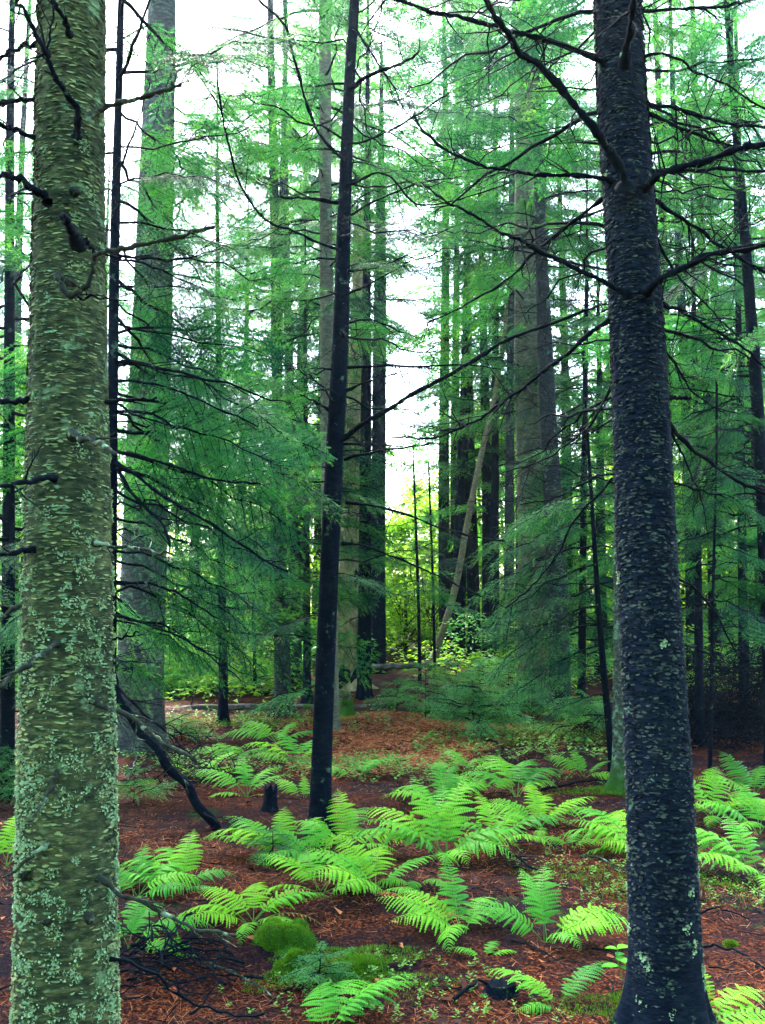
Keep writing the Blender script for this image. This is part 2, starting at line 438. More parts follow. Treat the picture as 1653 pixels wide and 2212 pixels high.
def make_dead(L, seed, ntw=26, r=0.008, droop=0.1, sub=True):
    """a bare branch along +X with side twigs"""
    rng = np.random.default_rng(seed)
    n = 12; s = np.linspace(0, 1, n)
    main = np.stack([s * L, np.zeros(n), 0.05 * L * s - droop * L * s ** 2], -1)
    main = wobble(main, 0.035 * L, rng)
    mb = MB()
    v, t = tube(main, r * (1 - s) ** 0.7 + 0.0012, 5); mb.add(v, t)
    for k in range(ntw):
        u = rng.uniform(0.12, 0.98)
        b = np.array([np.interp(u, s, main[:, c]) for c in range(3)])
        ang = math.radians(rng.uniform(30, 75)) * rng.choice([-1, 1])
        d = unit(np.array([math.cos(ang), math.sin(ang), rng.uniform(-.5, .35)]))
        l = L * rng.uniform(0.08, 0.34) * (1.1 - u * 0.8)
        q = np.linspace(0, 1, 5)[:, None]
        p = wobble(b + q * l * d + np.array([0, 0, -0.15]) * l * q ** 2, 0.03 * l, rng)
        v, t = tube(p, np.linspace(0.0028, 0.0008, 5), 3, False); mb.add(v, t)
        if sub:
            for _ in range(rng.integers(1, 5)):
                u2 = rng.uniform(0.2, 0.95); b2 = b + u2 * l * d
                a2 = math.radians(rng.uniform(30, 70)) * rng.choice([-1, 1])
                d2 = unit(np.array([d[0] * math.cos(a2) - d[1] * math.sin(a2), d[0] * math.sin(a2) + d[1] * math.cos(a2), d[2] + rng.uniform(-.3, .3)]))
                l2 = l * rng.uniform(.15, .4)
                v, t = tube(np.array([b2, b2 + d2 * l2 * .5, b2 + d2 * l2]), np.array([0.0016, 0.0012, 0.0007]), 3, False); mb.add(v, t)
    return mb.mesh('dead_branch', [M['twig']])
DEAD = [make_dead(L, 300 + i, nt_, r, dr) for i, (L, nt_, r, dr) in enumerate([(1.4, 26, .010, .12), (1.1, 22, .008, .2), (1.7, 30, .012, .05), (0.8, 14, .007, .1), (1.3, 34, .009, .28), (1.5, 18, .010, -.1)])]
DEAD_LEN = [1.4, 1.1, 1.7, 0.8, 1.3, 1.5]

def blade_tris(twigs, rng, w=0.016, grow=1.25, n=2):
    B = np.array([b for b, d, l in twigs]); D = np.array([d for b, d, l in twigs]); Ls = np.array([l for b, d, l in twigs]) * grow
    out = []
    for _ in range(n):
        S = unit(np.cross(D, rng.normal(0, 0.5, D.shape) + np.array([0, 0, 1.0]))) * w * rng.uniform(0.6, 1.2, len(B))[:, None]
        D2 = unit(D + rng.normal(0, 0.2, D.shape))
        V = np.stack([B + D2 * Ls[:, None] * .25 - S, B + D2 * Ls[:, None] * .25 + S, B + D2 * Ls[:, None]], 1)
        out.append(V)
        B = B + rng.normal(0, 0.012, B.shape)
    V = np.concatenate(out)
    return V.reshape(-1, 3), np.arange(len(V) * 3).reshape(-1, 3)

def xform(v, az, pitch, roll, scale, loc):
    m = Matrix.Rotation(az, 3, 'Z') @ Matrix.Rotation(-pitch, 3, 'Y') @ Matrix.Rotation(roll, 3, 'X')
    return v @ (np.array(m).T * scale) + np.array(loc)

def make_crown(seed, H, z0, nb, lmax, fill=1.0):
    """a whole far crown: boughs in whorls round a stem of height H, live from z0 up"""
    rng = np.random.default_rng(seed)
    protos = []
    for k in range(3):
        main, sides, twigs, tips = bough_axes(2.2, rng, 0.62, 0.26, 0.40); twigs = twigs + tips
        v1, t1 = blade_tris(twigs, rng, 0.022, 1.7, 3)
        v0, t0 = tube(main, np.linspace(0.02, 0.004, len(main)), 3, False)
        protos.append((v0, t0, v1, t1))
    mb = MB()
    for k in range(nb):
        z = z0 + (H - z0) * (k + rng.random()) / nb
        rel = (z - z0) / (H - z0)
        l = lmax * (1 - rel) ** 0.8 * rng.uniform(0.5, 1.1) + 0.25
        if rel < 0.25: l *= rng.uniform(0.35, 1.0)
        v0, t0, v1, t1 = protos[rng.integers(3)]
        az = k * 2.4 + rng.uniform(-.4, .4); pitch = math.radians(rng.uniform(-18, 12) + 25 * rel); roll = rng.normal(0, 0.45)
        mb.add(xform(v0, az, pitch, roll, l / 2.2, (0, 0, z)), t0, 0)
        keep = rng.random(len(t1)) < fill
        mb.add(xform(v1, az, pitch, roll, l / 2.2, (0, 0, z)), t1[keep], 1, False)
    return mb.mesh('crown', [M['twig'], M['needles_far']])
CROWNS = [make_crown(400, 16, 3.2, 62, 2.8, .5), make_crown(401, 14, 2.0, 62, 2.5, .55), make_crown(402, 18, 5.0, 58, 2.9, .48), make_crown(403, 9, 0.7, 56, 2.1, .68), make_crown(404, 22, 6.5, 80, 2.3, .45), make_crown(405, 25, 12.5, 70, 3.0, .55)]
CROWN_H = [16, 14, 18, 9, 22, 25]

def make_leafy(seed, H, R, n_cl, per, leaf=0.055):
    """broadleaf crown: clumps of leaves on forked limbs"""
    rng = np.random.default_rng(seed)
    mb = MB()
    C = []
    for k in range(n_cl):
        z = H * rng.uniform(0.12, 1.0)
        rr = R * math.sin(min(1, 0.25 + z / H * 0.9) * math.pi) ** 0.6 * math.sqrt(rng.random())
        a = rng.uniform(0, 6.28)
        c = np.array([rr * math.cos(a), rr * math.sin(a), z]); C.append(c)
        p0 = np.array([0, 0, max(0.1, z - rr * 0.9 - 0.2)])
        v, t = tube(wobble(np.linspace(p0, c, 6), 0.05, rng), np.linspace(0.018, 0.003, 6), 3, False); mb.add(v, t, 0)
    C = np.array(C)
    cen = np.repeat(C, per, 0)
    off = rng.normal(0, 1, cen.shape) * np.array([0.30, 0.30, 0.13]) * (H / 5) ** 0.4
    P = cen + off
    Nn = unit(rng.normal(0, 0.55, P.shape) + np.array([0, 0, 1.0]))
    D = unit(np.cross(Nn, rng.normal(0, 1, P.shape)))
    S = np.cross(Nn, D)
    sz = leaf * rng.uniform(0.6, 1.3, len(P))[:, None]
    V = np.stack([P, P + D * sz * .5 + S * sz * .36, P + D * sz * 1.1, P + D * sz * .5 - S * sz * .36], 1)
    i = np.arange(len(P))[:, None] * 4
    t = np.concatenate([i + np.array([[0, 1, 2]]), i + np.array([[0, 2, 3]])])
    mb.add(V.reshape(-1, 3), t, 1, False)
    return mb.mesh('crown', [M['twig'], M['leaves']])
LEAFY = [make_leafy(500, 5.5, 2.4, 80, 150, .085), make_leafy(501, 4.0, 2.6, 70, 150, .08), make_leafy(502, 8.0, 2.8, 100, 150, .09)]
LEAFY_H = [5.5, 4.0, 8.0]

def make_frond(L, seed, e0, e1, W=0.22, pairs=20, bare=0.2, mat='fern'):
    """fern frond: stalk rising along +X and arching over, pinnae with lobed edges on both sides"""
    rng = np.random.default_rng(seed)
    n = 60
    s = np.linspace(0, 1, n)
    e = np.radians(e0 + (e1 - e0) * s ** 1.15)
    x = np.concatenate([[0], np.cumsum(np.cos(e))[:-1]]) * L / n
    z = np.concatenate([[0], np.cumsum(np.sin(e))[:-1]]) * L / n
    y = rng.uniform(-.14, .14) * L * s ** 2 + 0.03 * L * np.sin(s * 2.6 + rng.uniform(0, 3)) * s
    P = np.stack([x, y, z], -1)
    mb = MB()
    v, t = tube(P[::4], np.linspace(0.0034, 0.0008, len(P[::4])) * (0.4 + L), 4); mb.add(v, t, 1)
    T = unit(np.gradient(P, axis=0))
    Yl = np.array([0, 1.0, 0])
    twist = rng.uniform(-0.25, 0.25)
    for k in range(pairs):
        u = bare + (1 - bare) * (k + 0.3) / pairs
        w = (u - bare) / (1 - bare)
        prof = (0.62 + 1.5 * w) if w < 0.24 else max(0.03, (1 - ((w - 0.24) / 0.76) ** 1.5))
        pl = W * L * prof
        for sg in (-1, 1):
            b = np.array([np.interp(u + rng.uniform(-.004, .004), s, P[:, c]) for c in range(3)])
            tg = np.array([np.interp(u, s, T[:, c]) for c in range(3)])
            nrm = unit(np.cross(tg, Yl)); nrm = nrm if nrm[2] > 0 else -nrm
            lat = unit(Yl * sg + nrm * (0.14 + sg * twist) + rng.normal(0, 0.10, 3))
            fwd = 0.22 + 0.35 * w
            d = unit(lat + tg * fwd)
            l = pl * rng.uniform(0.88, 1.08)
            nl_ = max(4, int(9 * l / (W * L)) + 2)
            q = np.linspace(0, 1, nl_ + 1)
            mid = b + d * (q * l)[:, None] - nrm * (0.24 * l * q ** 2)[:, None] + tg * (0.10 * l * q ** 2)[:, None] + np.array([0, 0, -rng.uniform(.08, .34) * l]) * (q ** 2)[:, None]
            wd = unit(np.cross(nrm, d))
            hw = 0.125 * l * np.minimum(1, 0.75 + q) * (1 - q ** 2.2 * 0.86) * (0.8 if w > .7 else 1)
            hw = np.maximum(hw, 0.0015)
            hw = np.minimum(hw, 0.46 * L * (1 - bare) / pairs)
            for sd in (-1, 1):
                m0 = mid[:-1]; m1 = mid[1:]
                h0 = hw[:-1, None]; h1 = hw[1:, None]
                seg = m1 - m0
                a = m0 + seg * 0.42 + wd * sd * h0 - nrm * 0.12 * h0
                c = m0 + seg * 0.98 + wd * sd * (0.35 * h0 + 0.5 * h1) - nrm * 0.12 * h0
                V = np.stack([m0, a, c, m1], 1).reshape(-1, 3)
                i = np.arange(nl_)[:, None] * 4
                t = np.concatenate([i + np.array([[0, 1, 2]]), i + np.array([[0, 2, 3]])])
                mb.add(V, t, 0, False)
    return mb.mesh('frond', [M[mat], M['cover']])
FROND = {'u': [make_frond(0.6, 600 + i, 66, e, .205) for i, e in enumerate((-5, -25, 12, -45, 0))],
         'm': [make_frond(0.6, 610 + i, 54, e, .21) for i, e in enumerate((-28, -15, -45, -60, -35))],
         'l': [make_frond(0.6, 620 + i, 38, e, .20) for i, e in enumerate((-30, -18, -45, -55, -25))],
         'd': [make_frond(0.6, 630 + i, 30, e, .13, 14, mat='litter_orange') for i, e in enumerate((-50, -35, -60, -45, -40))]}

# ------------------------------------------------------------------ trees
FOL = 1.6
class Tree:
    """a tree thing: an Empty at the foot, a trunk, then branches and boughs as parts"""
    def __init__(self, name, label, pts, mat, seed, H=None, sides=14, seg=0.12, rough=0.06, flare=0.5, group=None, cat='tree', broken=False):
        # pts: list of (x, y, distance, width) in photograph units, top to bottom
        self.rng = np.random.default_rng(seed)
        q = []
        for x, y, Y, w in reversed(pts):
            p = at(x, y, Y); q.append((p.x, p.y, p.z, w * 0.5 * Y / F_PX))
        q = np.array(q)
        if q[0, 2] > 0.02:     # carry on down to the ground
            d = q[1] - q[0]; f = (q[0, 2] + 0.05) / max(1e-3, d[2])
            f = min(f, 3)
            nd = q[0] - d * f; nd[3] = q[0, 3] * 1.08; nd[2] = gz(nd[0], nd[1]) - 0.12
            q = np.vstack([nd, q])
        else:
            q[0, 2] = gz(q[0, 0], q[0, 1]) - 0.12
        top = q[-1]
        if H and H > top[2]:
            d = (q[-1] - q[-2]); d = d / max(1e-3, d[2])
            r1 = top[3]
            for f in (0.5, 1.0):
                nz = top[2] + (H - top[2]) * f
                q = np.vstack([q, [top[0] + d[0] * (nz - top[2]) * .6, top[1] + d[1] * (nz - top[2]) * .6, nz, max(0.012, r1 * (1 - 0.85 * f))]])
        C = catmull(q, 10)
        self.z = C[:, 2]; self.C = C
        self.foot = Vector((float(np.interp(0, C[:, 2], C[:, 0])), float(np.interp(0, C[:, 2], C[:, 1])), 0))
        self.foot.z = gz(self.foot.x, self.foot.y)
        self.root = thing(name, label, cat, self.foot, group)
        zt = C[-1, 2]; z = np.arange(C[0, 2], zt, seg); z = np.append(z, zt)
        ax = np.stack([np.interp(z, C[:, 2], C[:, k]) for k in range(4)], -1)
        ax[:, 2] = z
        th = np.linspace(0, 2 * math.pi, sides, endpoint=False)
        lx = np.cos(th)[None, :]; ly = np.sin(th)[None, :]
        base_r = ax[0, 3]
        P = np.stack([np.broadcast_to(lx, (len(z), sides)) * 2.2, np.broadcast_to(ly, (len(z), sides)) * 2.2, np.broadcast_to(z[:, None], (len(z), sides)) * 0.9], -1).reshape(-1, 3) + seed * 3.1
        nz_ = (vnoise(P * 1.0, 1) * 0.6 + vnoise(P * np.array([2.5, 2.5, 5]), 2) * 0.4).reshape(len(z), sides)
        fl = flare * base_r * np.exp(-(z - self.foot.z).clip(0) / 0.12)[:, None] * (0.45 + 1.5 * np.maximum(0, np.cos(th * 2.5 + seed)) ** 2 + 0.3 * np.cos(th * 7 + seed * 2))[None, :]
        r = ax[:, 3][:, None] * (1 + rough * nz_) + fl
        V = np.stack([ax[:, 0][:, None] + r * lx, ax[:, 1][:, None] + r * ly, np.broadcast_to(z[:, None], r.shape)], -1)
        if broken:
            V[-3:, :, 2] += self.rng.uniform(-0.5, 0.7, (1, sides))
        V = V - np.array(self.foot)
        n = len(z)
        i = np.arange(n - 1)[:, None]; j = np.arange(sides)[None, :]
        a = i * sides + j; b = i * sides + (j + 1) % sides
        t = np.concatenate([np.stack([a, b, b + sides], -1).reshape(-1, 3), np.stack([a, b + sides, a + sides], -1).reshape(-1, 3)])
        self.mb = MB(); self.mb.add(V.reshape(-1, 3), t)
        self.mb.add(np.vstack([V[-1], V[-1].mean(0)]), [[k, (k + 1) % sides, sides] for k in range(sides)])
        self.trunk = link('trunk', self.mb.mesh('trunk', [mat]), self.root)
        self.top = zt
    def at_z(self, z):
        return np.array([np.interp(z, self.z, self.C[:, k]) for k in range(4)])
    def side(self, protos, lens, name, z, az, length, pitch=0.0, roll=0.0):
        c = self.at_z(z)
        a = math.radians(az)
        k = int(self.rng.integers(len(protos)))
        sc = length / lens[k]
        p = Vector((c[0] + math.cos(a) * c[3] * .8, c[1] + math.sin(a) * c[3] * .8, z)) - self.foot
        m = Matrix.Translation(p) @ Matrix.Rotation(a, 4, 'Z') @ Matrix.Rotation(-math.radians(pitch), 4, 'Y') @ Matrix.Rotation(math.radians(roll), 4, 'X') @ Matrix.Scale(sc, 4)
        return link(name, protos[k], self.root, mat4=m)
    def boughs(self, n, z0, z1, l0, l1, az=None, spread=180, pitch=(-15, 12), young=False):
        n = int(n * (1 if young else FOL))
        for k in range(n):
            z = z0 + (z1 - z0) * (k + self.rng.random()) / n
            a = (k * 137.5 + self.rng.uniform(-25, 25)) if az is None else az + self.rng.uniform(-spread, spread)
            f = (z - z0) / max(.1, z1 - z0)
            self.side(YOUNG if young else BOUGHS, YOUNG_LEN if young else BOUGH_LEN, 'bough', z, a, (l0 + (l1 - l0) * f) * self.rng.uniform(.8, 1.35), self.rng.uniform(*pitch), self.rng.normal(0, 28))
    def dead(self, n, z0, z1, l0, l1, az=None, spread=180, pitch=(-20, 25)):
        for k in range(n):
            z = z0 + (z1 - z0) * (k + self.rng.random()) / n
            a = (k * 137.5 + self.rng.uniform(-25, 25)) if az is None else az + self.rng.uniform(-spread, spread)
            self.side(DEAD, DEAD_LEN, 'dead_branch', z, a, self.rng.uniform(l0, l1), self.rng.uniform(*pitch), self.rng.uniform(-60, 60))
    def limb(self, pts, w0, w1, d0, d1, mat='twig', twigs=8, tl=0.18, name='branch', knot=0.0, on=None):
        """a branch along points of the photograph, its distance going from d0 to d1"""
        n = len(pts)
        P = np.array([tuple(at(x, y, d0 + (d1 - d0) * (i / (n - 1)))) for i, (x, y) in enumerate(pts)])
        C = catmull(P, 6)
        C = wobble(C, 0.006, self.rng)
        C = C + self.rng.normal(0, 0.0022, C.shape) * np.linspace(0, 1, len(C))[:, None] ** .3
        k = np.linspace(0, 1, len(C))
        R = (w0 + (w1 - w0) * k) * 0.5 * d0 / F_PX
        R = R * (1 + 0.12 * np.sin(k * 40 + self.rng.uniform(0, 6)) + self.rng.normal(0, 0.15, len(C)))
        if knot: R[:4] *= np.array([1 + knot, 1 + knot * .8, 1 + knot * .4, 1 + knot * .15])
        mb = MB()
        v, t = tube(C, R, 8); mb.add(v, t)
        L = np.linalg.norm(np.diff(C, axis=0), axis=1).sum()
        T = unit(np.gradient(C, axis=0))
        for _ in range(twigs):
            i = int(self.rng.integers(int(len(C) * .2), len(C)))
            d = unit(T[i] * self.rng.uniform(.3, 1.0) + self.rng.normal(0, .75, 3))
            l = tl * self.rng.uniform(.3, 1.3)
            q = np.linspace(0, 1, 5)[:, None]
            p = wobble(C[i] + q * l * d, 0.05 * l, self.rng)
            v, t = tube(p, np.linspace(max(0.0012, min(0.004, R[i] * .5)), 0.0008, 5), 4, False); mb.add(v, t)
            for _ in range(2):
                u = self.rng.uniform(.3, .9); d2 = unit(d + self.rng.normal(0, .6, 3)); b = C[i] + u * l * d
                v, t = tube(np.array([b, b + d2 * l * .2, b + d2 * l * .4]), np.array([.0014, .001, .0007]), 3, False); mb.add(v, t)
        for a in range(len(mb.v)): mb.v[a] = (mb.v[a] - np.array(self.foot)).astype(np.float32)
        return link(name, mb.mesh('branch', [M[mat]]), on or self.root)
    def surface(self, z, th):
        """point and outward direction on the trunk (before bark relief)"""
        c = np.stack([np.interp(z, self.z, self.C[:, k]) for k in range(4)], -1)
        n = np.stack([np.cos(th), np.sin(th), np.zeros_like(th)], -1)
        return c[:, :3] * np.array([1, 1, 0]) + np.stack([0 * z, 0 * z, z], -1) + n * c[:, 3:4], n
    def scales(self, n, z0, z1, w, h, lift, mat, keep=None):
        """bark scales: small curled plates, upper edge in the bark, lower edge standing off"""
        rng = self.rng
        z = rng.uniform(z0, z1, n); th = rng.uniform(0, 2 * math.pi, n)
        if keep is not None:
            k = keep(z, th, rng); z, th = z[k], th[k]; n = len(z)
        W = rng.uniform(w[0], w[1], n); Hh = rng.uniform(h[0], h[1], n); Lf = rng.uniform(lift[0], lift[1], n)
        r = np.interp(z, self.z, self.C[:, 3])
        us = np.array([-1, -.45, .1, .6, 1]); vs = np.array([1, 0.1, -1])
        V = np.empty((n, 3, 5, 3))
        skew = rng.normal(0, .25, n)
        for a, vv in enumerate(vs):
            for b, uu in enumerate(us):
                jit = rng.normal(0, .12, n)
                wid = (1 - 0.35 * (vv < -.5) - 0.2 * (vv > .5))
                zz = z + Hh * .5 * (vv * (1 - 0.45 * uu * uu) + jit + skew * uu)
                tt = th + W * .5 * (uu * wid + rng.normal(0, .08, n)) / r
                p, nn = self.surface(zz, tt)
                off = (0.0015 if vv > .5 else (0.45 * Lf if vv > -.5 else Lf * (1 - .35 * uu * uu))) - (0.002 if vv > .5 else 0)
                V[:, a, b] = p + nn * np.reshape(off, (-1, 1)) - np.array(self.foot)
        i = np.arange(n)[:, None] * 15
        quads = []
        for a in range(2):
            for b in range(4):
                k = a * 5 + b
                quads += [[k, k + 5, k + 6], [k, k + 6, k + 1]]
        t = (i[:, None, :] + np.array(quads)[None]).reshape(-1, 3)
        mb = MB(); mb.add(V.reshape(-1, 3), t, 0, True)
        o = link('bark_scales', mb.mesh('bark_scales', [mat]), self.root)
        o['kind'] = 'stuff'
    def lichen(self, n_cl, per, z0, z1, size, spread, keep=None, name='lichen'):
        """leafy lichen: rosettes of small upturned lobes"""
        rng = self.rng
        z = rng.uniform(z0, z1, n_cl); th = rng.uniform(0, 2 * math.pi, n_cl)
        if keep is not None:
            k = keep(z, th, rng); z, th = z[k], th[k]
        sp = np.repeat(rng.uniform(.4, 1.3, len(z)) * spread, per)
        z = np.repeat(z, per) ; th = np.repeat(th, per)
        r = np.interp(z, self.z, self.C[:, 3])
        z = z + rng.normal(0, 1, len(z)) * sp; th = th + rng.normal(0, 1, len(z)) * sp / r
        p, nn = self.surface(z, th)
        tn = np.stack([-np.sin(th), np.cos(th), 0 * th], -1); up = np.array([0, 0, 1.0])
        sz = size * rng.uniform(.5, 1.4, len(z))
        a = rng.uniform(0, 6.28, len(z))[:, None]
        D = tn * np.cos(a) + up * np.sin(a)
        S = np.cross(nn, D)
        ctr = p + nn * (0.002 + 0.6 * sz * rng.uniform(.2, 1, len(z)))[:, None]
        tilt = rng.uniform(.1, .9, len(z))[:, None]
        V = np.empty((len(z), 6, 3))
        s = sz[:, None]
        V[:, 0] = ctr - nn * s * .5
        for k, (dx, dy) in enumerate(((-.5, .3), (-.15, .75), (.3, .6), (.7, .15), (.35, -.5))):
            V[:, k + 1] = ctr + D * s * dx + S * s * dy + nn * s * (tilt * .7 + rng.normal(0, .2, (len(z), 1)))
        V -= np.array(self.foot)
        i = np.arange(len(z))[:, None] * 6
        t = (i[:, None, :] + np.array([[0, 1, 2], [0, 2, 3], [0, 3, 4], [0, 4, 5]])[None]).reshape(-1, 3)
        mb = MB(); mb.add(V.reshape(-1, 3), t, 0, False)
        o = link(name, mb.mesh(name, [M['lichen']]), self.root)
        o['kind'] = 'stuff'

# --- the lichened trunk at the front, by the picture's edge
T1 = Tree('fir_tree', 'thick green-grey lichen covered fir trunk with broken branch stubs, nearest the camera', [(156, 0, 2.6, 145), (150, 400, 2.6, 150), (147, 800, 2.6, 166), (146, 1300, 2.6, 186), (145, 1800, 2.6, 200), (143, 2212, 2.6, 208)], M['bark_left'], 11, H=11, sides=96, seg=0.012, rough=0.05)
T1.scales(15000, 0.1, 3.6, (.007, .030), (.003, .009), (.0015, .006), M['flake_left'])
def low_bias(z, th, rng): return rng.random(len(z)) < np.clip(0.12 + 0.85 * (2.0 - z) / 1.6, 0.05, 0.95)
T1.lichen(1350, 26, 0.2, 3.0, 0.0048, 0.012, low_bias)
A1 = [
 ([(165, 300), (165, 269), (168, 232), (145, 209), (125, 178), (104, 135), (87, 94), (64, 44), (30, 0), (5, -40)], 15, 8, 2.46, 2.2, 'twig', 10, .6),
 ([(104, 135), (106, 115), (109, 77), (118, 17), (112, -30)], 7, 4, 2.36, 2.3, 'twig', 6, 0),
 ([(150, 75), (148, 60), (135, 34), (114, 0), (100, -30)], 12, 7, 2.46, 2.35, 'twig', 3, .5),
 ([(196, 256), (205, 246), (229, 236), (269, 220), (316, 209), (357, 194), (390, 191)], 15, 8, 2.47, 2.4, 'twig_lichen', 4, .6),
 ([(357, 194), (369, 182), (380, 155), (397, 135)], 8, 5, 2.41, 2.4, 'twig_lichen', 2, 0),
 ([(103, 436), (90, 422), (77, 414), (50, 394), (27, 384), (0, 380), (-40, 378)], 18, 12, 2.47, 2.4, 'twig', 6, .5),
 ([(88, 304), (50, 289), (20, 276), (0, 273), (-40, 270)], 13, 9, 2.55, 2.5, 'twig', 5, .4),
 ([(84, 213), (50, 212), (20, 215), (-40, 222)], 13, 10, 2.6, 2.6, 'twig', 4, .4),
 ([(84, 92), (40, 104), (0, 121), (-40, 132)], 10, 8, 2.6, 2.6, 'twig', 5, .3),
 ([(170, 532), (160, 508), (150, 486), (138, 468)], 26, 13, 2.46, 2.3, 'twig', 0, .4),
 ([(160, 612), (140, 606), (121, 592), (124, 612), (148, 640), (182, 623), (199, 586), (205, 552), (218, 541), (269, 535), (337, 522), (387, 510), (460, 492)], 13, 9, 2.44, 2.25, 'twig_lichen', 6, .3),
 ([(205, 545), (196, 525), (185, 508)], 8, 5, 2.38, 2.34, 'twig', 1, 0),
 ([(150, 640), (170, 643), (215, 645), (269, 651)], 6, 4, 2.42, 2.35, 'twig', 2, 0),
 ([(228, 548), (286, 557), (370, 559), (428, 552)], 6, 4, 2.6, 2.6, 'twig', 5, 0),
 ([(70, 865), (34, 868), (-20, 870)], 14, 12, 2.55, 2.5, 'twig', 2, .4),
 ([(158, 940), (188, 949), (219, 962), (254, 978)], 14, 9, 2.45, 2.25, 'twig_lichen', 2, .5),
 ([(122, 1036), (84, 1036), (34, 1046), (-20, 1056)], 12, 8, 2.46, 2.3, 'twig', 4, .6),
 ([(205, 1174), (252, 1174), (320, 1188), (382, 1194)], 10, 5, 2.47, 2.4, 'twig_lichen', 5, .6),
 ([(230, 868), (286, 863), (335, 861)], 9, 6, 2.55, 2.5, 'twig', 1, .4),
 ([(78, 1183), (34, 1191), (-20, 1200)], 12, 9, 2.5, 2.4, 'twig', 2, .4),
 ([(68, 1298), (34, 1312), (0, 1332), (-30, 1345)], 11, 9, 2.55, 2.5, 'twig_lichen', 3, .4),
 ([(124, 1390), (94, 1413), (50, 1444), (0, 1485), (-30, 1505)], 11, 9, 2.45, 2.2, 'twig_lichen', 3, .5),
 ([(238, 1384), (270, 1376), (303, 1366)], 7, 4, 2.6, 2.6, 'twig', 2, 0),
 ([(198, 1511), (250, 1538), (310, 1568), (350, 1608), (400, 1628), (428, 1648)], 12, 8, 2.48, 2.4, 'twig_lichen', 5, .4),
 ([(124, 1664), (110, 1695), (90, 1733), (60, 1778)], 9, 5, 2.48, 2.35, 'twig_lichen', 1, .3),
 ([(104, 1816), (50, 1863), (0, 1898)], 8, 5, 2.46, 2.4, 'twig_lichen', 2, .5),
 ([(208, 1896), (275, 1938), (350, 1973), (425, 2008), (508, 2024)], 11, 6, 2.47, 2.45, 'twig_lichen', 6, .5),
 ([(238, 2072), (320, 2098), (375, 2143), (450, 2183), (570, 2198)], 8, 4, 2.55, 2.5, 'twig', 5, .3),
]
made = []
for k, (pts, w0, w1, d0, d1, m, tw, kn) in enumerate(A1):      # a fork is a piece of the branch it leaves
    on = {1: 0, 4: 3, 11: 10, 12: 10}.get(k)
    made.append(T1.limb(pts, w0, w1, d0, d1, m, tw, .10, 'branch' if on is None else 'fork', kn * 1.3, None if on is None else made[on]))
for x, y in ((60, 1892), (160, 415), (190, 1985), (105, 1990)):     # short dead stubs
    s_ = 1 if x > 140 else -1
    T1.limb([(x, y), (x + 5 * s_, y + 2), (x + 11 * s_, y + 1)], 11, 6, 2.485, 2.43, 'twig_lichen', 0, name='stub', knot=.9)
T1.boughs(9, 6.0, 10.5, 1.4, 0.7)

